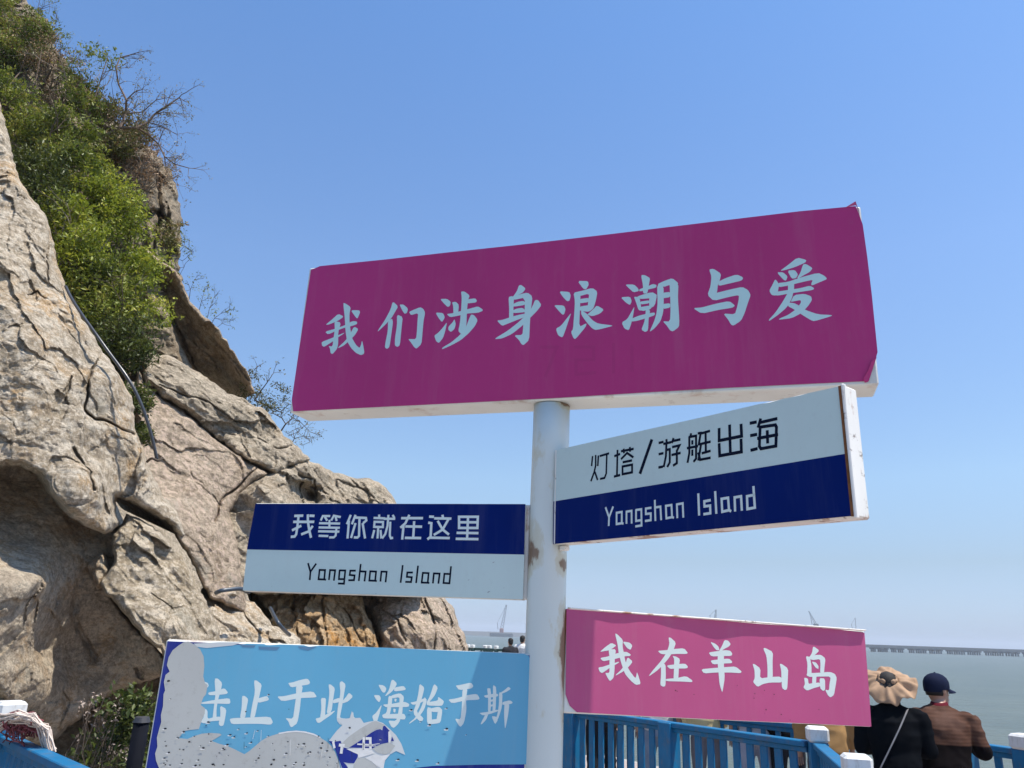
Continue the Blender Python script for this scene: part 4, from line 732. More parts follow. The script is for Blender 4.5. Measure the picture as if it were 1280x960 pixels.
def branch(mb, tips, p, d, L, r, lev, rng, spread=.6, grav=0.):
    n = 4; pts = [p]; q = p.copy(); dd = d/np.linalg.norm(d)
    for i in range(n):
        dd = dd + rng.normal(0, .16, 3) + np.array([0, 0, grav]); dd /= np.linalg.norm(dd); q = q + dd*L/n; pts.append(q.copy())
    mb.tube(pts, np.linspace(r, r*.55, n+1), 5 if lev > 0 else 4, False)
    if lev <= 0: tips += pts[2:]; return
    for k in range(rng.randint(2, 4)):
        i = rng.randint(2, n+1); e = dd + rng.normal(0, spread, 3); branch(mb, tips, pts[i], e, L*rng.uniform(.5, .8), r*.5, lev-1, rng, spread, grav)
SHRUBS = [  # name px py Y palette label
 ('shrub', 18, 38, 11.8, G_mid, 'green shrub with pinkish brown seed heads at the very top left of the cliff'),
 ('shrub', 62, 92, 11.4, G_brown, 'brown seeded shrub just below the topmost rock of the cliff'),
 ('shrub', 22, 150, 10.6, G_mid, 'dark green shrub with thin dark trunks above the pale left wall'),
 ('shrub', 108, 112, 11.2, G_mid, 'green and rust coloured shrub leaning towards the bare tree'),
 ('shrub', 150, 178, 11.2, G_olive, 'dull olive shrub clinging under the bare tree'),
 ('shrub', 84, 182, 10.3, G_mid, 'mid green shrub between the seeded shrubs and the bright bush'),
 ('shrub', 182, 218, 11.3, G_brown, 'brownish creeper over the rock below the bare tree'),
 ('shrub', 44, 222, 9.6, G_dark, 'dark green shrub against the top edge of the pale left wall'),
 ('shrub', 128, 252, 10.1, G_bright, 'bright yellow green bush at the middle of the planted cleft'),
 ('shrub', 92, 300, 9.5, G_bright, 'bright green bush beside the grey cable and pale wall'),
 ('shrub', 165, 318, 10.3, G_bright, 'fresh green bush touching the tip of the brown slab'),
 ('shrub', 130, 365, 9.5, G_mid, 'green bush hanging in the narrow part of the cleft'),
 ('shrub', 178, 372, 10.1, G_bright, 'small yellow green bush left of the overhanging brown slab'),
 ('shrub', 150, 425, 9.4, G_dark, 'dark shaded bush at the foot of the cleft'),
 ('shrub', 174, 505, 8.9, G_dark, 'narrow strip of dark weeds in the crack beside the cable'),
 ('shrub', 205, 300, 11.6, G_olive, 'sparse olive tuft on the grey rock right of the bright bush')]
REG = [(-40, -40), (30, 8), (50, 22), (68, 48), (78, 78), (100, 84), (132, 118), (150, 140), (172, 160), (196, 182), (208, 205), (214, 228), (186, 236), (176, 252), (184, 285), (196, 305), (206, 338), (207, 370), (196, 398), (186, 420), (184, 446), (180, 470), (184, 530), (180, 566), (172, 560), (164, 512), (150, 470), (100, 410), (50, 300), (-40, 200)]
rng = np.random.RandomState(4)
cl = []
while len(cl) < 380:
    x = rng.uniform(-30, 215); y = rng.uniform(-30, 560)
    if not pip(np.array([x]), np.array([y]), REG)[0]: continue
    if y > 260 and rng.rand() < .35: continue
    k = min(range(15), key=lambda i: (SHRUBS[i][1]-x)**2 + (SHRUBS[i][2]-y)**2*.8); cl.append((k, x, y))
for _ in range(9): cl.append((15, 205+rng.uniform(-10, 12), 298+rng.uniform(-18, 18)))
for k, (nm, px, py, Y, mat, lab) in enumerate(SHRUBS):
    base = at_y(np.array(px-8.), np.array(py+30.), Y+.25)
    t = thing(nm, base, lab, 'shrub', 'shrubs growing in the cleft of the cliff'); mb = MB(); tips = []
    mine = [c_ for c_ in cl if c_[0] == k]; PP = []; TT = []
    for _, x, y in mine:
        Yc = Y + rng.uniform(-.25, .3) - .25*(y-py)/100; c0 = at_y(np.array(x), np.array(y), Yc); r = rng.uniform(.13, .27) * (.6 if k in (14, 15) else 1)
        n = int(rng.uniform(150, 330) * (.5 if k in (6, 15) else .7 if k == 1 else 1)); q = rng.normal(size=(n, 3)); q /= np.linalg.norm(q, axis=1)[:, None]; q *= (rng.uniform(.25, 1, n)**.5)[:, None]
        sub = c0 + q*r*np.array([1.15, 1.1, .9]) * (1 + .35*vnoise(q*2.2 + x, 5))[:, None]; PP.append(sub); TT.append(np.full(n, rng.uniform(.08, .8)) + .1*q[:, 2])
        for _s in range(4):                      # sprigs poking out of the clump
            d = rng.normal(0, 1, 3); d[2] = abs(d[2])*.6; d[1] = -abs(d[1])*.5; d /= np.linalg.norm(d); e_ = c0 + d*r*rng.uniform(1.1, 1.7); mb.tube([c0 + d*r*.5, e_ + rng.normal(0, .01, 3)], [.004, .002], 4, False)
            m_ = rng.randint(9, 18); f_ = rng.rand(m_)[:, None]; PP.append(c0 + d*r*.6 + (e_ - c0 - d*r*.6)*f_ + rng.normal(0, .022, (m_, 3))); TT.append(np.full(m_, rng.uniform(.4, .95)))
        pts = [base + (c0-base)*s_ + rng.normal(0, .03, 3) for s_ in np.linspace(0, 1, 5)]; mb.tube(pts, np.linspace(.014, .005, 5), 4, False)
    for _ in range(5 if k < 8 else 2):
        branch(mb, tips, base + rng.normal(0, .12, 3), np.array([rng.uniform(-.3, .9), -.5, .8]), rng.uniform(.35, .7), .014, 2, rng, .55)
    mb.build('trunk', M_bark if k % 3 else M_bark2, t)
    leaves('crown', np.concatenate(PP), mat, t, .052 if mat is not G_brown else .034, rng, tone=np.concatenate(TT))
    if k in (0, 1, 3, 4):
        P_ = np.concatenate(PP); sel = P_[rng.rand(len(P_)) < .45] + rng.normal(0, .05, 3); leaves('seed_heads', sel, G_brown if k != 1 else G_olive, t, .036, rng)['kind'] = 'stuff'
# bare tree leaning out of the cliff top
t = thing('bare_tree', at_y(np.array(135.), np.array(170.), 11.3), 'nearly leafless tree with dark twisted twigs leaning out over the cliff edge', 'tree')
mb = MB(); tips = []
def px_path(pts, Y): return [at_y(np.array(float(a)), np.array(float(b)), Y + rng.uniform(-.12, .12)) for a, b in pts]
for path, r0 in (([(135, 168), (150, 160), (170, 160), (185, 153), (193, 143), (208, 133), (224, 122)], .028), ([(150, 160), (157, 142), (158, 125), (148, 105), (145, 85), (150, 72), (165, 68)], .022), ([(158, 125), (168, 115), (178, 112)], .012), ([(172, 160), (185, 168), (198, 180), (206, 196), (218, 205), (236, 210)], .018), ([(193, 143), (205, 140), (220, 142)], .011), ([(157, 142), (178, 140), (195, 125), (210, 122)], .012), ([(170, 160), (172, 150), (185, 160), (200, 158), (222, 168)], .012), ([(60, 150), (72, 128), (92, 112), (102, 98)], .02), ([(38, 130), (45, 100), (52, 62)], .016), ([(10, 108), (25, 90), (35, 62)], .014), ([(135, 168), (110, 150), (128, 92), (135, 70)], .014), ([(205, 190), (208, 215), (222, 232)], .009)):
    pts = px_path(path, 11.05); mb.tube(pts, np.linspace(r0, r0*.4, len(pts)), 6, False)
    if path[0][0] > 100:
        for i in range(1, len(pts)):
            for _ in range(3 if path[i][0] > 150 else 2):
                d = np.array([rng.uniform(-.1, 1), rng.uniform(-.5, .5), rng.uniform(-.6, 1)]); branch(mb, tips, pts[i], d, rng.uniform(.16, .34), r0*.28, 1, rng, .55)
mb.build('trunk', paint('twig_bark', (.16, .115, .085), .9, .3, (.05, .04, .03), 20., .4, .2, .5), t); tp = np.array(tips); tp = tp[rng.rand(len(tp)) < .8]
leaves('crown', np.repeat(tp, 3, 0) + rng.normal(0, .025, (len(tp)*3, 3)), G_bud, t, .030, rng)
c0 = at_y(np.array([112., 124., 140.]), np.array([62., 70., 76.]), 11.2); leaves('leaf_tuft', np.concatenate([c + rng.normal(0, .085, (150, 3)) for c in c0]), G_mid, t, .05, rng)['kind'] = 'stuff'
# small trees and twigs along the ridge
def ridge_tree(name, lab, cat, root, Y, paths, tufts, mat, sz, dens, tw=.004, lev=1):
    t = thing(name, at_y(np.array(float(root[0])), np.array(float(root[1])), Y), lab, cat); mb = MB(); tips = []
    for path, r0 in paths:
        pts = px_path(path, Y); mb.tube(pts, np.linspace(r0, r0*.4, len(pts)), 5, False)
        for i in range(1, len(pts)):
            for _ in range(2): branch(mb, tips, pts[i], np.array([rng.uniform(-.6, 1), rng.uniform(-.5, .5), rng.uniform(-.3, 1)]), rng.uniform(.1, .22), tw, lev, rng, .6)
    mb.build('trunk', M_bark, t); PP = [np.array(tips) + rng.normal(0, .02, (len(tips), 3))] if tips else []
    for a, b, r, n in tufts: PP.append(at_y(np.array(float(a)), np.array(float(b)), Y) + rng.normal(0, 1, (int(n*dens), 3))*np.array([r, r, r*.55])/92*Y/10.5)
    leaves('crown', np.concatenate(PP), mat, t, sz, rng); return t
ridge_tree('pine_tree', 'small wind bent pine growing from the ridge behind the left end of the magenta board', 'pine', (350, 545), 11.6,
    [([(318, 500), (325, 490), (334, 478), (342, 466)], .012), ([(318, 500), (335, 508), (350, 515), (362, 505)], .012), ([(345, 548), (357, 530), (352, 522), (340, 516)], .014), ([(357, 530), (366, 522), (376, 528), (388, 540)], .009), ([(366, 522), (370, 510)], .007), ([(360, 545), (372, 540), (382, 548)], .006)],
    [(309, 465, 4, 60), (322, 472, 4, 60), (312, 488, 9, 200), (325, 494, 8, 200), (300, 497, 7, 120), (335, 505, 8, 160), (348, 482, 5, 90), (357, 488, 4, 70), (345, 510, 8, 160), (330, 512, 7, 120), (356, 500, 5, 70), (318, 505, 9, 150)], G_pine, .036, 1.3)
ridge_tree('sapling', 'thin grey twiggy sapling on the ridge under the left end of the magenta board', 'sapling', (366, 556), 11.7,
    [([(362, 560), (368, 548), (366, 538), (376, 534)], .008), ([(368, 548), (380, 545), (388, 552)], .006)], [(378, 548, 6, 40), (386, 540, 5, 30), (372, 552, 5, 30)], G_bud, .026, 1.)
ridge_tree('bush', 'sparse bush of fine upright twigs behind the overhanging brown slab', 'bush', (255, 400), 12.6,
    [([(236, 378), (238, 362), (243, 350)], .006), ([(248, 392), (252, 376), (256, 362)], .006), ([(258, 402), (262, 385), (268, 372)], .005), ([(262, 410), (268, 398), (276, 392), (286, 388)], .006), ([(268, 412), (278, 404), (286, 402)], .004)],
    [(241, 348, 4, 26), (256, 360, 5, 34), (252, 372, 6, 40), (262, 372, 5, 30), (268, 388, 5, 30), (284, 390, 4, 26), (245, 362, 4, 26), (262, 396, 5, 26)], G_mid, .034, 1.)
ridge_tree('twigs', 'short twigs with a few leaves on the lit cliff edge above the brown slab', 'twigs', (224, 325), 11.9, [([(222, 318), (230, 308), (236, 312)], .005), ([(224, 345), (230, 334), (228, 326)], .004)], [(229, 300, 4, 40), (236, 310, 3, 26), (226, 292, 3, 26), (231, 316, 3, 20)], G_mid, .036, 1.)
ridge_tree('twigs', 'little tuft of twigs on the edge below the tip of the brown slab', 'twigs', (314, 470), 11.6, [([(312, 474), (318, 462), (322, 458)], .004)], [(316, 462, 4, 40), (322, 470, 4, 30)], G_pine, .03, 1.)
ridge_tree('twigs', 'few thin twigs reaching from the very top left edge of the cliff into the sky', 'twigs', (40, 15), 12., [([(28, 22), (45, 18), (55, 8), (66, 4)], .007), ([(45, 18), (50, 0), (42, -12)], .006), ([(62, 36), (70, 28), (72, 24)], .006), ([(50, 12), (62, 8), (60, -6)], .005)], [(62, 4, 4, 30), (70, 28, 3, 20), (48, -4, 4, 30), (84, 44, 5, 90), (80, 60, 6, 90)], G_mid, .036, 1.)
# plants under the overhang; the fern's dark leaf colour stands in for shade
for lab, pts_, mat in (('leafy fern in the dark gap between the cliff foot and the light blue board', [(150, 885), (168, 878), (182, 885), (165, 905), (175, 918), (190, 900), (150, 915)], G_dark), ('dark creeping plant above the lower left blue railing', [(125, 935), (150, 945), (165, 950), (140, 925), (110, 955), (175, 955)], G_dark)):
    t = thing('fern', at_y(np.array(float(pts_[0][0])), np.array(1000.), 6.9), lab, 'plant'); mb = MB(); PP = []
    for a, b in pts_:
        c0 = at_y(np.array(float(a)), np.array(float(b)), 6.8+rng.uniform(-.2, .3)); root = ORG[t.name] + np.array([rng.uniform(-.2, .2), .1, 0]); mb.tube([root, (root+c0)/2 + np.array([0, 0, .15]), c0], [.008, .006, .003], 4, False)
        PP.append(c0 + rng.normal(0, .07, (150, 3)))
    mb.build('stem', M_bark, t); leaves('fronds', np.concatenate(PP), mat, t, .06, rng)
t = thing('seed_stalks', at_y(np.array(115.), np.array(1000.), 6.7), 'dry pinkish seed stalks in front of the dark gap under the cliff', 'plant'); mb = MB(); PP = []
for _ in range(26):
    a = rng.uniform(98, 170); b = rng.uniform(865, 950); c0 = at_y(np.array(a), np.array(b), 6.6+rng.uniform(-.1, .2)); root = ORG[t.name] + rng.normal(0, .1, 3)*np.array([1, 1, 0]); mb.tube([root, (root+c0)/2+rng.normal(0, .05, 3), c0], .003, 4, False); PP.append(c0 + rng.normal(0, .025, (9, 3)))
mb.build('stem', M_bark, t); leaves('seed_heads', np.concatenate(PP), leafmat('dry_seed_heads', [(.2, .15, .12), (.34, .27, .22), (.45, .36, .3)], .1), t, .028, rng)['kind'] = 'stuff'
# ------------------------------------------------------------------ cables on the rock
M_cable = paint('grey_conduit', (.045, .048, .055), .28, .15, None, 12., .05)
M_dcable = paint('dark_hose', (.035, .05, .07), .35, .2, None, 12., .05)
def cable(lab, pts, r, mat, name='cable'):
    P = [at_y(np.array(float(a)), np.array(float(b)), Y) for a, b, Y in pts]; Q_ = []
    for i in range(len(P)-1):
        for s_ in np.linspace(0, 1, 6, endpoint=False):
            p0, p1, p2, p3 = P[max(i-1, 0)], P[i], P[i+1], P[min(i+2, len(P)-1)]
            Q_.append(.5*((2*p1)+(p2-p0)*s_+(2*p0-5*p1+4*p2-p3)*s_**2+(3*p1-p0-3*p2+p3)*s_**3))
    mb = MB(); mb.tube(Q_ + [P[-1]], r, 10); o = mb.build(name, mat, None, True, P[0]); return meta(o, lab, 'cable')
cable('grey conduit curving down the cleft between the pale wall and the green bushes', [(82, 358, 7.85), (90, 374, 7.75), (103, 394, 7.65), (120, 418, 7.6), (138, 443, 7.6), (155, 466, 7.6), (168, 487, 7.62), (178, 509, 7.65), (186, 533, 7.7), (192, 555, 7.75), (196, 574, 7.8)], .016, M_cable)
cable('thick dark hose looping out of the rock behind the navy and white board', [(270, 741, 8.3), (276, 738.5, 8.25), (286, 737, 8.3), (300, 736, 8.4), (312, 740, 8.5)], .022, M_dcable, 'hose')
cable('short piece of dark hose in the crack above the torn light blue board', [(338, 760, 9.2), (345, 774, 8.8), (352, 784, 8.8), (362, 794, 9.2)], .02, M_dcable, 'hose')
cable('bent dead stick caught on the rock at the end of the conduit', [(184, 577, 7.85), (190, 573, 7.75), (198, 576, 7.7), (203, 572, 7.75)], .013, M_bark, 'stick')['category'] = 'stick'
# ------------------------------------------------------------------ railings
M_blue = paint('blue_rail_paint', (.003, .125, .275), .5, .14, (.16, .12, .08), 7., .12, .35, .55)
M_capw = paint('white_cap_paint', (.66, .67, .66), .6, .07, (.30, .24, .17), 9., .15, .3, .6)
M_dgreen = paint('dark_green_rail', (.02, .07, .07), .5, .1, None, 4., 0)
def share(src, name, P, parent, rot=0.):
    o = bpy.data.objects.new(name, src.data); link(o, parent); o.location = np.array(P) - ORG[parent.name]; o.rotation_euler = (0, 0, rot); ORG[o.name] = np.array(P); return o
PROT = {}
def fence(lab, pts, posts, z0=0., top=.98, gap=.135, mat=None, bw=.062, pw=.145, wide=(), cap=M_capw, group=None, capz=None, skip=()):
    mat = mat or M_blue; pts = [np.array([a, b, z0], float) for a, b in pts]
    t = thing('railing', pts[0], lab, 'railing', group)
    for i in range(len(pts)-1):
        a, b = pts[i], pts[i+1]; L = np.linalg.norm(b-a); u = (b-a)/L; v = np.array([-u[1], u[0], 0]); A = (u, v, np.array([0, 0, 1.])); ang = math.atan2(u[1], u[0])
        for nm, h, sz in (('top_rail', top-.02, (L-.002, .10, .045)), ('under_rail', top-.064, (L-.002, .045, .042)), ('bottom_rail', .14, (L-.002, .045, .06))):
            mb = MB(); mb.box((a+b)/2 + np.array([0, 0, h]), sz, A, .006); mb.build(nm, mat, t)
        n = max(1, int(L/gap)); H = top-.256; zc = .171+H/2
        key = ('bal', mat.name, round(H, 3), bw)
        for k in range(1, n):
            P = a + (b-a)*k/n + np.array([0, 0, 0])
            if any(np.hypot(P[0]-q[0], P[1]-q[1]) < pw*.6 for q in posts): continue
            if key not in PROT:
                mb = MB(); mb.box(P + np.array([0, 0, zc]), (bw, .024, H), A, .004); o = mb.build('baluster', mat, t); 
                me = o.data
                for v_ in me.vertices:                       # centre the shared mesh on the baluster itself
                    w_ = np.array(v_.co) + ORG[t.name] - P; v_.co = (w_[0]*math.cos(-ang) - w_[1]*math.sin(-ang), w_[0]*math.sin(-ang) + w_[1]*math.cos(-ang), w_[2])
                o.location = P - ORG[t.name]; o.rotation_euler = (0, 0, ang); PROT[key] = o
            else: share(PROT[key], 'baluster', P, t, ang)
    a, b = pts[0], pts[-1]; ang = math.atan2((b-a)[1], (b-a)[0])
    for q in posts:
        x, y = q[:2]; w_ = q[2] if len(q) > 2 else pw; ct = capz or 1.1; P = np.array([x, y, z0]); c_, s_ = math.cos(ang), math.sin(ang); A = (np.array([c_, s_, 0]), np.array([-s_, c_, 0]), np.array([0, 0, 1.]))
        plain = len(q) > 3
        hh = (top-.002 if plain else ct-.115)
        mb = MB(); mb.box(P + np.array([0, 0, hh/2]), (w_, w_, hh), A, .006); o = mb.build('post', mat, t)
        if not plain:
            mb = MB(); mb.box(P + np.array([0, 0, ct-.0575]), (w_+.02, w_+.02, .115), A, .018); mb.build('cap', cap, o)
    return t
def lerp(a, b, t_): return (a[0]+(b[0]-a[0])*t_, a[1]+(b[1]-a[1])*t_)
P1, P2 = (2.56, 6.77), (2.19, 5.19); P0 = lerp(P1, P2, 2.1); A3 = lerp(P1, (1.63, 7.95), 1.03); A4 = lerp(P1, (1.63, 7.95), 1.92); A5 = lerp(P1, (1.63, 7.95), 3.2)
fence('near blue railing with white capped posts running behind the pink board', [P0, P2, P1], [P2, P1, P0], group='blue slatted railings of the platform')
fence('blue railing with broad plain posts seen through under the pink board', [lerp(P1, A3, .06), A5], [(*A3, .15, 1), (*A4, .15, 1), (*A5, .15, 1)], bw=.07, group='blue slatted railings of the platform')
L0, L1, L2 = (4.45, 6.30), (4.05, 7.10), (3.2, 7.88)
fence('blue railing with two white capped posts right of the man in the cap', [(5.6, 4.0), L0, L1], [(4.20, 6.72), (3.93, 7.02+.1)], group='blue slatted railings of the platform')
fence('blue railing the hatted woman leans on, going behind the pink board', [L1, L2, (1.9, 9.3), (.7, 10.9)], [(*L2, .1, 1), (1.9, 9.3, .1, 1)], bw=.05, gap=.16, group='blue slatted railings of the platform')
fence('blue railing in the bottom left corner under the heap of rope', [(-1.1, 3.4), (-3.30, 5.68)], [(-3.36, 5.74), (-1.0, 3.3)], top=.98, capz=1.19, pw=.15, group='blue slatted railings of the platform')
fence('dark green far railing with small white post tops seen right of the cliff', [(-3., 31.), (-1.2, 30.), (.4, 29.), (2.5, 27.5)], [(a_, b_, .12) for a_, b_ in ((-1.72, 30.3), (-1.30, 30.05), (-1.12, 29.9), (-.66, 29.7), (-.5, 29.6), (-.25, 29.4), (.9, 28.6))], top=1.16, gap=.4, mat=M_dgreen, capz=1.26)
# dark lamp foot beside the fern; near-black colours stand in for the shade on it
mb = MB(); P = at_y(np.array(178.), np.array(896.), 5.2); mb.tube([(P[0], P[1], 0), (P[0], P[1], P[2]-.03)], .046, 20); 
t = thing('bollard', (P[0], P[1], 0), 'dark slim bollard standing half hidden behind the light blue board', 'bollard'); mb.build('shaft', paint('dark_shaded_bollard_paint', (.003, .004, .008), .8, .2, None, 8., 0, .1), t, True)
mb = MB(); mb.tube([(P[0], P[1], P[2]-.03), (P[0], P[1], P[2])], [.052, .04], 20); mb.build('cap', paint('grey_shaded_bollard_cap', (.03, .03, .035), .5, .2, None, 8., 0), t)
# heap of rope over the corner post
t = thing('rope', (-3.3, 5.5, .9), 'heap of frayed cream rope draped over the corner post of the blue railing', 'rope', None); M_rope = paint('cream_rope', (.56, .48, .42), .9, .15, (.3, .22, .18), 30., .3, .1, .5); M_rrope = paint('maroon_rope', (.22, .07, .08), .9, .3, (.08, .03, .03), 30., .3, .1, .5)
mc, mr = MB(), MB()
for i in range(120):
    s_ = rng.uniform(-1, 1); Y = 5.33 + rng.uniform(-.12, .10); j = rng.normal(0, 1.6, 12)
    pts = [(-14+j[0]*2, 912+j[1]*3+s_*8), (2+j[2], 902+j[3]*1.6+s_*6), (22+j[4], 897+j[5]*1.4+s_*4), (42+j[6], 899+j[7]*1.4+s_*4), (56+s_*4+j[8], 912+j[9]*1.4), (63+s_*4+j[10], 936+abs(j[11])*2)]
    if rng.rand() < .3: pts = pts[1:]
    P_ = [at_y(np.array(a), np.array(b), Y - .03*k_ + .05*abs(k_-2)) for k_, (a, b) in enumerate(pts)]; Q_ = []
    for k_ in range(len(P_)-1):
        for u_ in (0, .5): Q_.append(P_[k_]*(1-u_) + P_[k_+1]*u_ + rng.normal(0, .006, 3))
    mc.tube(Q_ + [P_[-1]], rng.uniform(.0035, .006), 4, False)
for i in range(70):
    c_ = at_y(np.array(rng.uniform(14, 42)), np.array(rng.uniform(900, 922)), 5.28 + rng.uniform(-.05, .12)); d = rng.normal(0, 1, 3); pts = [c_ + np.array([math.cos(q_)*rng.uniform(.03, .07), rng.normal(0, .02), math.sin(q_)*.05]) for q_ in np.linspace(0, rng.uniform(2, 5), 7)]
    mr.tube(pts, .005, 4, False)
meta(mc.build('strands', M_rope, t), kind='stuff'); meta(mr.build('coil', M_rrope, t), kind='stuff')
# ------------------------------------------------------------------ far bridge, breakwater, cranes
M_far = paint('far_concrete', (.10, .11, .12), .8, .08, None, .05, 0)
M_steel = paint('far_steel', (.16, .17, .18), .6, .1, None, .2, 0)
M_red = paint('far_red_steel', (.30, .12, .10), .6, .1, None, .2, 0)
YB = 600.; pa = at_y(np.array(1085.), np.array(808.2), YB); pb = at_y(np.array(1280.), np.array(812.4), YB); zb = (pa[2]+pb[2])/2
t = thing('bridge', (360, YB, SEA), 'long low trestle bridge on many piers along the horizon right of the pink board', 'bridge')
x0_, x1_ = pa[0]-110, pb[0]+160; mb = MB(); mb.box(((x0_+x1_)/2, YB, zb-.6), (x1_-x0_, 9, 1.3), None, .1); mb.build('deck', M_far, t)
mb = MB(); mb.box(((x0_+x1_)/2, YB-4.3, zb+.45), (x1_-x0_, .3, .8)); mb.build('parapet', M_far, t)
x = x0_; pier0 = None; k = 0
while x < x1_:
    P = np.array([x, YB, SEA-2]); H = zb-1.25-(SEA-2)
    if pier0 is None:
        mb = MB(); 
        for dy in (-3, 0, 3): mb.tube([(x, YB+dy, SEA-2), (x, YB+dy, SEA-2+H-.9)], .6, 8)
        mb.box((x, YB, SEA-2+H-.5), (1.9, 8.4, .98), None, .05); o = mb.build('pier', M_far, t); me = o.data
        for v_ in me.vertices: v_.co = Vector(np.array(v_.co) + ORG[t.name] - P)
        o.location = P - ORG[t.name]; pier0 = o
    else: share(pier0, 'pier', P, t)
    x += (5.2, 3.6, 6.4, 5.0, 8.2)[k % 5]; k += 1
t = thing('breakwater', (0, 980, SEA), 'low grey breakwater on the horizon left of the signpost', 'breakwater'); V = []; F_ = []
xs = np.linspace(-190, 60, 60); tops = 1.5 + .4*fbm(np.stack([xs*.05, xs*0, xs*0], -1), 3, 2)
for x_, z_ in zip(xs, tops): V += [(x_, 972, SEA-2), (x_, 978, z_), (x_, 984, z_), (x_, 992, SEA-2)]
for i in range(59): F_ += [(i*4+k_, i*4+4+k_, i*4+5+k_, i*4+1+k_) for k_ in range(3)]
F_ += [(0, 1, 2, 3), (236+3, 236+2, 236+1, 236)]; mesh('rubble_wall', V, F_, M_far, t)
def lattice(mb, a, b, w0, w1, n):
    a, b = np.array(a, float), np.array(b, float); ax = (b-a)/np.linalg.norm(b-a); s1 = np.cross(ax, [0, 1, 0]); s1 /= np.linalg.norm(s1); s2 = np.array([0, 1., 0]); C_ = []
    for i in range(n+1):
        f = i/n; c = a+(b-a)*f; w = (w0+(w1-w0)*f)/2; C_.append([c+s1*w*p_+s2*w*q_ for p_, q_ in ((-1, -1), (1, -1), (1, 1), (-1, 1))])
    r = max(w0, w1)*.07
    for k_ in range(4):
        mb.tube([c[k_] for c in C_], r, 4)
        for i in range(n): mb.tube([C_[i][k_], C_[i+1][(k_+1) % 4]], r*.7, 4, False)
def crane(lab, base, tip, Y, w0, hull=True, mat=M_steel):
    a = at_y(np.array(float(base[0])), np.array(float(base[1])), Y); b = at_y(np.array(float(tip[0])), np.array(float(tip[1])), Y)
    t = thing('crane', (a[0], Y, SEA), lab, 'crane'); mb = MB(); lattice(mb, a, b, w0, w0*.35, 9); mb.build('boom', mat, t)
    mb = MB(); mb.box((a[0], Y, a[2]-1), (4.5, 4, 4.5), None, .4); mb.build('cab', M_red if hull else M_far, t)
    mb = MB(); q_ = a + np.array([-5, 0, 7]); mb.tube([a+np.array([-4, 0, 0]), q_], .35, 5); mb.tube([q_, b], .18, 4, False); mb.build('stay', mat, t)
    mb = MB(); hz = a[2]-3.4; mb.box((a[0], Y, (SEA-1+hz)/2), ((26, 12, hz-SEA+1) if hull else (3, 3, hz-SEA+1)), None, .5); mb.build('hull' if hull else 'pedestal', M_far, t)
    return t
crane('hazy floating crane with a tall lattice boom left of the post', (627, 787), (633, 756), 900., 3.4)
crane('thin crane boom leaning left above the middle of the pink board', (1020, 781), (1011, 764), 860., 1.9, False)
crane('small crane top just above the pink board left of its middle', (893.5, 778), (895, 762), 860., 2.2, False)
crane('faint upright mast above the right end of the pink board', (1070, 788), (1069, 772), 1000., .9, False)
# ------------------------------------------------------------------ people
M_skin = paint('skin', (.40, .235, .165), .5, .06, None, 12., .05)
M_hair = paint('black_hair', (.010, .008, .007), .8, .3, None, 60., .3)
def ring(c, rx, ry, n=20, tilt=0., yaw=0.):
    c = np.array(c, float); out = []
    for k in range(n):
        q = 2*math.pi*k/n; v = np.array([math.cos(q)*rx, math.sin(q)*ry, 0]); v = np.array([v[0], v[1]*math.cos(tilt), v[1]*math.sin(tilt)])
        v = np.array([v[0]*math.cos(yaw)-v[1]*math.sin(yaw), v[0]*math.sin(yaw)+v[1]*math.cos(yaw), v[2]]); out.append(c+v)
    return out
def loft(mb, rings):
    n = len(rings[0]); V = [p for r in rings for p in r]; m = len(rings)
    mb.add(V, [(i*n+k, i*n+(k+1) % n, i*n+n+(k+1) % n, i*n+n+k) for i in range(m-1) for k in range(n)] + [tuple(range(n-1, -1, -1)), tuple(range((m-1)*n, m*n))])
def ball(mb, c, r, n=14):
    c = np.array(c, float); r = np.array([r]*3 if np.isscalar(r) else r, float)
    loft(mb, [[c + r*np.array([math.sin(t_)*math.cos(q), math.sin(t_)*math.sin(q), -math.cos(t_)]) for q in np.linspace(0, 2*math.pi, n, endpoint=False)] for t_ in np.linspace(.12, math.pi-.12, 10)])
def fuse(mb, name, mat, parent, X, vox, wrinkle=0., seed=0, smooth=4):
    me = bpy.data.meshes.new('tmp'); me.from_pydata(mb.v, [], mb.f); me.update(); o = bpy.data.objects.new('tmp', me); SC.collection.objects.link(o)
    r = o.modifiers.new('r', 'REMESH'); r.mode = 'VOXEL'; r.voxel_size = vox; s = o.modifiers.new('s', 'SMOOTH'); s.iterations = smooth; s.factor = .5
    dg = bpy.context.evaluated_depsgraph_get(); ev = o.evaluated_get(dg); m2 = bpy.data.meshes.new_from_object(ev)
    V = np.empty(len(m2.vertices)*3); m2.vertices.foreach_get('co', V); V = V.reshape(-1, 3); N = np.empty(len(m2.vertices)*3); m2.vertices.foreach_get('normal', N); N = N.reshape(-1, 3)
    F_ = [tuple(p.vertices) for p in m2.polygons]; bpy.data.objects.remove(o); bpy.data.meshes.remove(me); bpy.data.meshes.remove(m2)
    if wrinkle: V = V + N*(wrinkle*(1-2*np.abs(vnoise(V*np.array([7, 7, 11]), seed))) + wrinkle*.5*vnoise(V*19, seed+1))[:, None]
    return mesh(name, X(V), F_, mat, parent, True)
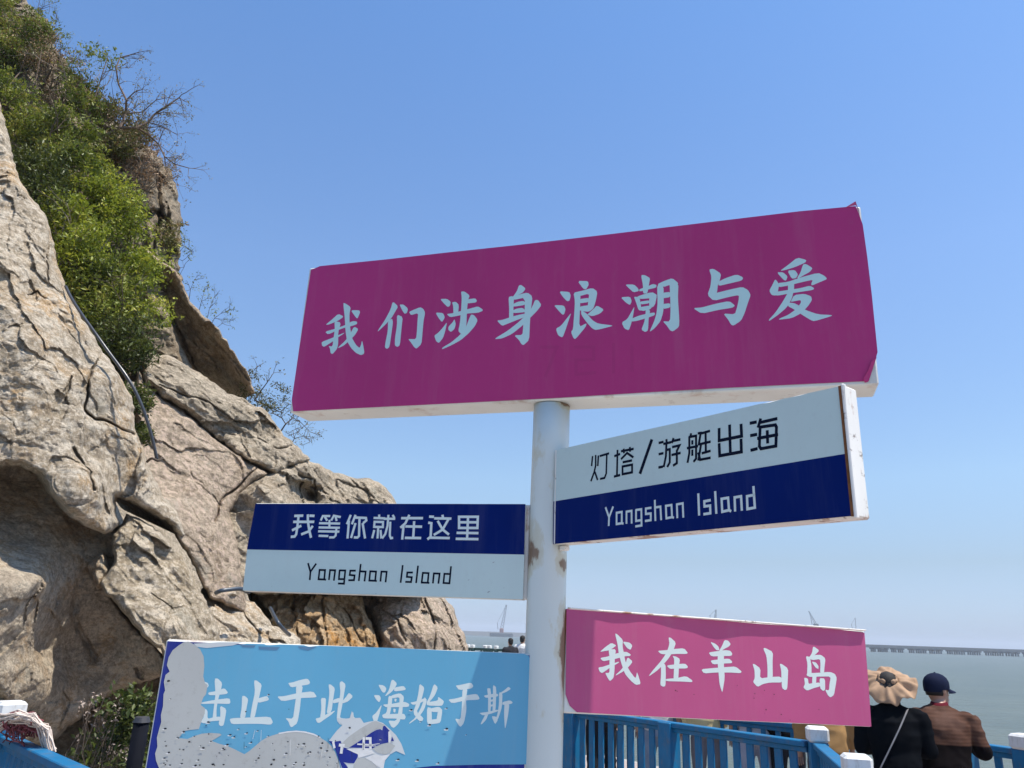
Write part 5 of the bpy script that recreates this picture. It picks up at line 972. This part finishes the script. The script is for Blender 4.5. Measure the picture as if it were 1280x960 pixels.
def person(lab, x, y, face, h=1.66, lean=0., shirt=None, trousers=None, head=0., arms=None, vox=.02, group=None, sleeve=1., hair='short', z0=0., shoe=(.03, .03, .03), shirt_mats=None, headgear=None):
    t = thing('person', (x, y, z0), lab, 'person', group); sc = h/1.70; ca, sa = math.cos(face), math.sin(face)
    def X(V):
        V = np.asarray(V, float)*sc; return np.stack([x + V[:, 0]*ca - V[:, 1]*sa, y + V[:, 0]*sa + V[:, 1]*ca, z0 + V[:, 2]], -1)
    def L(p):                                 # leaning of everything above the hips
        p = np.array(p, float); k = max(0, p[2]-.92); return p + np.array([0, math.sin(lean)*k, -(1-math.cos(lean))*k])
    sh, hip = 1.39, .92
    arms = arms or [((-.205, 0, sh), (-.25, -.02, 1.10), (-.24, .06, .86)), ((.205, 0, sh), (.25, -.02, 1.10), (.24, .06, .86))]
    hc = L((0, .02, 1.575)); hy = head
    def H(p):                                 # head space -> body space (head turned by hy)
        p = np.array(p, float); return hc + np.array([p[0]*math.cos(hy)-p[1]*math.sin(hy), p[0]*math.sin(hy)+p[1]*math.cos(hy), p[2]])
    def limb(mb, a, b, r0, r1, n=12):
        a, b = np.array(a, float), np.array(b, float); mb.tube([a+(b-a)*f for f in np.linspace(0, 1, 6)], [r0+(r1-r0)*f + .004*math.sin(f*math.pi) for f in np.linspace(0, 1, 6)], n)
    # body: head, neck, trunk, limbs, five fingered hands, all one surface
    mb = MB(); loft(mb, [[H((math.cos(q)*rx, off+math.sin(q)*ry, z)) for q in np.linspace(0, 2*math.pi, 20, endpoint=False)] for z, rx, ry, off in ((-.125, .035, .045, .035), (-.10, .052, .065, .02), (-.06, .064, .082, .005), (0, .073, .094, -.004), (.05, .075, .096, -.008), (.09, .064, .08, -.008), (.115, .038, .05, -.008))])
    loft(mb, [ring(L((0, -.005, 1.34)), .075, .065), ring(L((0, -.002, 1.44)), .055, .058), ring(hc + np.array([0, -.015, -.07]), .052, .056)])
    loft(mb, [ring(L((0, 0, z)), a, b) for z, a, b in ((.86, .15, .10), (.98, .145, .095), (1.1, .14, .09), (1.25, .165, .10), (1.36, .16, .085), (1.42, .07, .06))])
    for s_ in (-1, 1):
        limb(mb, (s_*.085, 0, .88), (s_*.10, .01, .48), .078, .05); limb(mb, (s_*.10, .01, .48), (s_*.11, -.02, .09), .05, .034); ball(mb, (s_*.11, .04, .04), (.04, .11, .035))
        ball(mb, H((s_*.077, -.004, .0)), (.012, .02, .03), 8)
    loft(mb, [[H((math.cos(q)*w, .088+d+math.sin(q)*.014, z)) for q in np.linspace(0, 2*math.pi, 8, endpoint=False)] for z, w, d in ((-.045, .014, .0), (-.035, .017, .016), (-.01, .011, .012), (.02, .009, .0))])
    for S_, E_, W_ in arms:
        S_, E_, W_ = L(S_), L(E_), L(W_); limb(mb, S_, E_, .048, .037); limb(mb, E_, W_, .037, .026)
        d = (W_-E_)/np.linalg.norm(W_-E_); s1 = np.cross(d, [0, 0, 1.]); s1 = s1/(np.linalg.norm(s1)+1e-9) if np.linalg.norm(s1) > .2 else np.array([0, 1., 0]); dn = np.cross(s1, d)
        A = [W_ + d*f for f in (0, .035, .085)]; loft(mb, [[c + s1*math.cos(q)*rx + dn*math.sin(q)*.014 for q in np.linspace(0, 2*math.pi, 12, endpoint=False)] for c, rx in zip(A, (.027, .038, .04))])
    body = fuse(mb, 'body', M_skin, t, X, min(vox, .014), 0, 0, 3)
    fm = MB()
    for S_, E_, W_ in arms:
        S_, E_, W_ = L(S_), L(E_), L(W_); d = (W_-E_)/np.linalg.norm(W_-E_); s1 = np.cross(d, [0, 0, 1.]); s1 = s1/(np.linalg.norm(s1)+1e-9) if np.linalg.norm(s1) > .2 else np.array([0, 1., 0]); dn = np.cross(s1, d)
        if dn[2] > 0: dn = -dn
        for i, (o_, l_) in enumerate(((-.028, .062), (-.010, .072), (.009, .068), (.027, .055))):
            b_ = W_ + d*.078 + s1*o_; fm.tube([b_, b_ + d*l_*.5 + dn*.006, b_ + d*l_*.8 + dn*.02, b_ + d*l_*.85 + dn*.035], [.0095, .009, .008, .006], 8)
        b_ = W_ + d*.03 - s1*.034; fm.tube([b_, b_ + d*.03 - s1*.02 + dn*.01, b_ + d*.055 - s1*.022 + dn*.02], [.012, .010, .007], 8)
    meta(mesh('fingers', X(fm.v), fm.f, M_skin, t, True), kind='stuff')
    em = MB()
    for s_ in (-1, 1): ball(em, H((s_*.03, .082, .012)), .010, 8)
    mesh('eyes', X(em.v), em.f, M_hair, t, True)
    mm_ = MB(); ball(mm_, H((0, .085, -.07)), (.022, .008, .006), 8); mesh('mouth', X(mm_.v), mm_.f, paint('lips', (.35, .13, .11), .5, .05, None, 9, 0), t, True)
    # shirt
    mb = MB(); loft(mb, [ring(L((0, dy, z)), a, b) for z, a, b, dy in ((.83, .185, .135, 0), (.98, .178, .128, 0), (1.1, .178, .12, 0), (1.22, .20, .13, -.005), (1.31, .215, .125, -.008), (1.37, .20, .105, -.008), (1.415, .145, .085, -.006), (1.45, .08, .07, -.005), (1.462, .066, .062, 0))])
    for S_, E_, W_ in arms:
        S_, E_, W_ = L(S_), L(E_), L(W_); ball(mb, S_ + np.array([-.03*np.sign(S_[0]), 0, -.03]), .078); limb(mb, S_, S_+(E_-S_)*min(1, sleeve*1.8), .068, .056)
        if sleeve > .6: ball(mb, E_, .055); limb(mb, E_, E_+(W_-E_)*.93, .053, .041)
    o = fuse(mb, 'shirt', shirt, t, X, vox, .010, int(x*100) % 97, 4)
    if shirt_mats:
        o.data.materials.append(shirt_mats[0]); zs_ = [(p.center.z/sc, p.center.x, p.center.y) for p in o.data.polygons]
        o.data.polygons.foreach_set('material_index', [1 if zz < shirt_mats[1] - (.02*math.cos(xx*9)) else 0 for zz, xx, yy in zs_]) 
    mb = MB(); loft(mb, [ring((0, 0, z), a, b) for z, a, b in ((.76, .165, .12), (.88, .168, .122), (.97, .158, .113))])
    for s_ in (-1, 1): limb(mb, (s_*.09, 0, .86), (s_*.105, .01, .48), .098, .072); limb(mb, (s_*.105, .01, .50), (s_*.115, -.01, .07), .072, .058)
    fuse(mb, 'trousers', trousers, t, X, vox, .006, 3, 4)
    for s_ in (-1, 1):
        mb = MB(); loft(mb, [ring((s_*.112, .04, z), a, b) for z, a, b in ((.002, .047, .135), (.03, .05, .137), (.06, .044, .11), (.09, .038, .06))]); mesh('shoe', X(mb.v), mb.f, paint('shoe_leather', shoe, .5, .1, None, 9, 0), t, True)
    if hair:
        mb = MB(); R_ = []
        for z, rx, ry, off, cut in (((-.035, .070, .080, -.022, 1), (-.015, .077, .088, -.017, 1), (.05, .08, .096, -.012, 0), (.09, .06, .07, -.01, 0)) if hair == 'cropped' else ((-.075, .05, .05, -.045, 1), (-.04, .066, .065, -.035, 1), (0, .078, .088, -.016, 1), (.05, .082, .098, -.014, 0), (.09, .073, .088, -.012, 0), (.12, .045, .055, -.01, 0), (.13, .01, .012, -.01, 0))):
            R_.append([H((math.cos(q)*rx, off+math.sin(q)*ry*(1 if math.sin(q) < 0 or not cut else .25), z)) for q in np.linspace(0, 2*math.pi, 24, endpoint=False)])
        loft(mb, R_)
        if hair == 'long': loft(mb, [[H((math.cos(q)*rx, -.06+math.sin(q)*ry, z)) for q in np.linspace(0, 2*math.pi, 16, endpoint=False)] for z, rx, ry in ((-.22, .05, .03), (-.12, .075, .04), (0, .08, .06), (.04, .07, .05))])
        mesh('hair', X(mb.v), mb.f, M_hair, t, True)
    if headgear: headgear(t, X, H, L, hc)
    return t
def cloth(name, col, var=.1, scale=10., bmp=.25, rough=.85): return paint(name, col, rough, var, None, scale, bmp, .06)
# man in cap
M_sweater, nt, p = newmat('brown_striped_knit')
w = tex(nt, 'ShaderNodeTexWave', scale=12., detail=1.5, bands_direction='Z'); w.inputs['Distortion'].default_value = 1.2
c = mix(nt, ramp(nt, w.outputs[0], [(.3, 0.), (.75, 1.)]), (.062, .030, .020), (.082, .041, .028))
c = mix(nt, ramp(nt, tex(nt, scale=7, detail=4).outputs[0], [(.4, 0.), (.7, .5)]), c, (.15, .09, .07)); tcz = nt.nodes.new('ShaderNodeTexCoord'); sz_ = nt.nodes.new('ShaderNodeSeparateXYZ'); nt.links.new(tcz.outputs['Object'], sz_.inputs[0])
mr_ = nt.nodes.new('ShaderNodeMapRange'); nt.links.new(sz_.outputs['Z'], mr_.inputs[0]); mr_.inputs[1].default_value = 1.050; mr_.inputs[2].default_value = 1.062
c = mix(nt, mr_.outputs[0], (.0035, .002, .0025), c)
nt.links.new(c, p.inputs['Base Color']); p.inputs['Roughness'].default_value = .95; p.inputs['Specular IOR Level'].default_value = .1; bump(nt, p, tex(nt, scale=90, detail=3).outputs[0], .3, .003)
M_blk = cloth('black_knit', (.0035, .002, .0025)); M_blk2 = cloth('black_jacket', (.002, .003, .005)); M_capm = cloth('navy_cap_cloth', (.010, .014, .035), .15, 30.)
M_grey = cloth('grey_trousers', (.10, .10, .11)); M_dk = cloth('dark_trousers', (.02, .021, .026))
def cap_gear(t, X, H, L, hc):
    mb = MB(); R_ = []
    for z, k in ((.012, 1.0), (.04, 1.03), (.075, 1.0), (.105, .86), (.128, .6), (.14, .3), (.143, .06)):
        R_.append([H((math.cos(q)*.088*k*(1+.012*math.cos(q*6)), -.008+math.sin(q)*.107*k*(1+.012*math.cos(q*6)), z - .018*(math.sin(q) < -.3 and z < .03)*1)) for q in np.linspace(0, 2*math.pi, 48, endpoint=False)])
    n = 48; V = [p_ for r in R_ for p_ in r]; mb.add(V, [(i*n+k, i*n+(k+1) % n, i*n+n+(k+1) % n, i*n+n+k) for i in range(len(R_)-1) for k in range(n)] + [tuple(range((len(R_)-1)*n, len(R_)*n))])
    cp = mesh('cap', X(mb.v), mb.f, M_capm, t, True)
    mb = MB(); V = []; m = 14
    for dz in (0, -.006):
        for rr in (0, .5, 1):
            for i in range(m+1):
                q = math.pi*(.14 + .72*i/m); ex = .075*rr*math.sin((q-.14*math.pi)/.72)**.6 if 0 < i < m else 0.
                V.append(H((math.cos(q)*(.086+ex*.45), -.008+math.sin(q)*(.104+ex), .022 - .022*rr - .012*abs(math.cos(q))*rr + dz)))
    w_ = m+1; F_ = [(a*w_+i, a*w_+i+1, a*w_+w_+i+1, a*w_+w_+i) for a in (0, 1) for i in range(m)] + [(3*w_+a*w_+w_+i, 3*w_+a*w_+w_+i+1, 3*w_+a*w_+i+1, 3*w_+a*w_+i) for a in (0, 1) for i in range(m)] + [(2*w_+i, 2*w_+i+1, 5*w_+i+1, 5*w_+i) for i in range(m)]
    mb.add(V, F_); mesh('peak', X(mb.v), mb.f, M_capm, cp, False)
    mb = MB(); ball(mb, H((0, -.008, .145)), (.008, .008, .005), 10); mesh('button', X(mb.v), mb.f, M_capm, cp, True)
    mb = MB(); rr = [ring(L((0, -.004, 1.452)), .072, .07, 24, .15), ring(L((0, -.002, 1.468)), .068, .066, 24, .15), ring(L((0, 0, 1.484)), .062, .062, 24, .15)]; loft(mb, rr); mesh('collar', X(mb.v), mb.f, cloth('maroon_collar', (.10, .012, .02)), t, True)
px = at_y(np.array(1176.), np.array(900.), 6.25)
person('man in a navy cap and brown striped sweater leaning on the blue railing', px[0], px[1], -.50, 1.58, .40, M_sweater, M_dk, head=-.75, vox=.012, hair='cropped',
    arms=[((-.20, 0, 1.37), (-.265, .06, 1.10), (-.14, .27, 1.17)), ((.20, 0, 1.37), (.275, .05, 1.10), (.16, .28, 1.17))], headgear=cap_gear)
# woman in sun hat
M_hat = paint('tan_hat_cloth', (.34, .225, .145), .85, .18, None, 9., .15, .15)
def hat_gear(t, X, H, L, hc):
    tl = .62; n = 96
    def Q(r, q, z):                            # tipped back: the rear of the brim hangs low
        v = np.array([r*math.cos(q), r*math.sin(q), z]); return hc + np.array([0, -.02, .045]) + np.array([v[0], v[1]*math.cos(tl) - v[2]*math.sin(tl), v[1]*math.sin(tl) + v[2]*math.cos(tl)])
    rs = [.078, .10, .125, .15, .175, .20, .22]; V = []
    for off in (0, -.004):
        for i, r in enumerate(rs):
            f = i/(len(rs)-1)
            for k in range(n):
                q = 2*math.pi*k/n; wv = math.sin(5*q+.6)*.5 + math.sin(8*q+2.1)*.38 + math.sin(13*q+4)*.2
                V.append(Q(r*(1+.03*f*math.sin(3*q+1)+.02*f*math.sin(7*q)), q, .035 - .060*f**1.5 + .036*f**.7*wv + off + .013*math.sin(9*q + 5*f)*f + .008*math.sin(17*q-4*f)*f))
    m = len(rs); F_ = []
    for s_ in (0, 1):
        for i in range(m-1):
            for k in range(n):
                a, b, c_, d = [s_*m*n + v for v in (i*n+k, i*n+(k+1) % n, (i+1)*n+(k+1) % n, (i+1)*n+k)]; F_.append((a, d, c_, b) if s_ == 0 else (a, b, c_, d))
    for k in range(n): F_.append(((m-1)*n+k, m*n+(m-1)*n+k, m*n+(m-1)*n+(k+1) % n, (m-1)*n+(k+1) % n)); F_.append((k, (k+1) % n, m*n+(k+1) % n, m*n+k))
    mb = MB(); mb.add(V, F_); hat = mesh('hat', X(mb.v), mb.f, M_hat, t, True)
    V = []; rr = ((.077, .030), (.079, .043), (.074, .056), (.066, .062), (.058, .060))
    for off in (1, .95):
        for r, z in rr:
            for k in range(n): q = 2*math.pi*k/n; V.append(Q(r*off*(1+.05*math.sin(11*q)*(.4+z*4)), q, z*(1 if off == 1 else .97) + .008*math.sin(5*q)*(z > .05)))
    m = len(rr); F_ = []
    for s_ in (0, 1):
        for i in range(m-1):
            for k in range(n): a, b, c_, d = [s_*m*n + v for v in (i*n+k, i*n+(k+1) % n, (i+1)*n+(k+1) % n, (i+1)*n+k)]; F_.append((a, b, c_, d) if s_ == 0 else (a, d, c_, b))
    for k in range(n): F_.append(((m-1)*n+k, (m-1)*n+(k+1) % n, m*n+(m-1)*n+(k+1) % n, m*n+(m-1)*n+k))
    mb = MB(); mb.add(V, F_); mesh('crown', X(mb.v), mb.f, M_hat, hat, True)
    mb = MB(); ball(mb, Q(.0, 0, .034), (.056, .05, .020), 14); mesh('hair_bun', X(mb.v), mb.f, M_hair, t, True)
    mb = MB(); pts = [L((.12, -.085, 1.425)), L((.10, -.118, 1.39)), L((.04, -.145, 1.28)), L((-.04, -.15, 1.14)), L((-.12, -.14, 1.0)), L((-.17, -.11, .90))]
    u = np.array([.8, 0, .6]); V = []
    for p_ in pts: V += [p_-u*.013, p_+u*.013, p_+u*.013+np.array([0, -.004, 0]), p_-u*.013+np.array([0, -.004, 0])]
    mb.add(V, [(i*4+k, i*4+4+k, i*4+4+(k+1) % 4, i*4+(k+1) % 4) for i in range(len(pts)-1) for k in range(4)] + [(3, 2, 1, 0), tuple(len(pts)*4-4+k for k in range(4))]); mesh('bag_strap', X(mb.v), mb.f, cloth('grey_strap', (.26, .25, .25)), t)
    mb = MB(); mb.box(L((-.19, -.10, .86)), (.05, .14, .17), None, .02); mesh('bag', X(mb.v), mb.f, M_blk2, t)
    mb = MB(); loft(mb, [ring(L((0, -.01, 1.44)), .078, .075), ring(L((0, -.01, 1.49)), .075, .075), ring(L((0, -.01, 1.53)), .08, .08)]); mesh('neck_scarf', X(mb.v), mb.f, M_blk2, t, True)
px = at_y(np.array(1116.), np.array(900.), 6.2)
person('woman in a wide ruffled tan sun hat and black jacket with a shoulder strap', px[0], px[1], -.40, 1.56, .22, M_blk2, M_dk, vox=.012, hair='long',
    arms=[((-.195, 0, 1.385), (-.25, .03, 1.11), (-.12, .25, 1.08)), ((.195, 0, 1.385), (.25, .03, 1.11), (.12, .25, 1.08))], headgear=hat_gear)
# people half hidden by the pink board
grp = 'visitors behind the railing under the pink board'
def vis(lab, pxx, Y, shirt, tr, face=0., sl=.45, h=1.66, hair='short', vox=.022):
    q = at_y(np.array(float(pxx)), np.array(920.), Y); return person(lab, q[0], q[1], face, h, .08, shirt, tr, vox=vox, sleeve=sl, hair=hair, group=grp)
vis('visitor in a black T-shirt and black trousers nearest the white post', 752, 9.6, cloth('black_cotton', (.012, .012, .015)), M_dk, .2, .45)
M_pat, nt, p = newmat('patterned_grey_cotton'); c = ramp(nt, tex(nt, 'ShaderNodeTexVoronoi', scale=16.).outputs['Distance'], [(.25, (.03, .035, .06)), (.4, (.3, .34, .42)), (.6, (.5, .52, .56))]); nt.links.new(c, p.inputs['Base Color']); p.inputs['Roughness'].default_value = .9
vis('visitor in a blue grey patterned shirt behind the blue railing', 822, 9.2, M_pat, cloth('pale_blue_denim', (.22, .27, .34)), -.3, .45, 1.6)
vis('visitor in a cream yellow shirt and grey trousers behind the blue railing', 884, 8.9, cloth('cream_cotton', (.55, .45, .24)), cloth('grey_flannel', (.16, .15, .16)), .3, 1.)
vis('visitor in a pale grey white shirt with bare forearms', 944, 8.7, cloth('pale_cotton', (.46, .48, .54)), cloth('pale_trousers', (.33, .35, .42)), -.2, .45, 1.62)
vis('visitor dressed in black left of the white capped post', 984, 8.6, cloth('black_wool', (.010, .009, .010)), M_dk, .1, 1., 1.66)
vis('visitor in a tan shirt and grey trousers beside the white capped post', 1033, 7.55, cloth('tan_cotton', (.34, .20, .085)), M_grey, -.1, 1., 1.64)
q = at_y(np.array(638.5), np.array(800.), 24.); person('far visitor with black hair and dark top nearer the cliff', q[0], q[1], .4, 1.58, 0, cloth('dark_far', (.03, .03, .035)), M_dk, vox=.03, group='far visitors on the walkway')
q = at_y(np.array(653.), np.array(798.), 24.5); person('far visitor in a white top just left of the signpost', q[0], q[1], -.4, 1.66, 0, cloth('white_far_top', (.7, .7, .7)), M_dk, vox=.03, group='far visitors on the walkway')
# ------------------------------------------------------------------ haze
hz, nt, p = newmat('haze_air'); nt.nodes.remove(p); v = nt.nodes.new('ShaderNodeVolumePrincipled'); v.inputs['Color'].default_value = (.82, .90, 1., 1); v.inputs['Density'].default_value = .00042; v.inputs['Anisotropy'].default_value = 0.
nt.links.new(v.outputs[0], nt.nodes['Material Output'].inputs['Volume'])
mb = MB(); mb.box((0, 1900, 10), (6200, 5000, 41)); o = mb.build('haze', hz); o['kind'] = 'stuff'; o['label'] = 'thin sea haze'
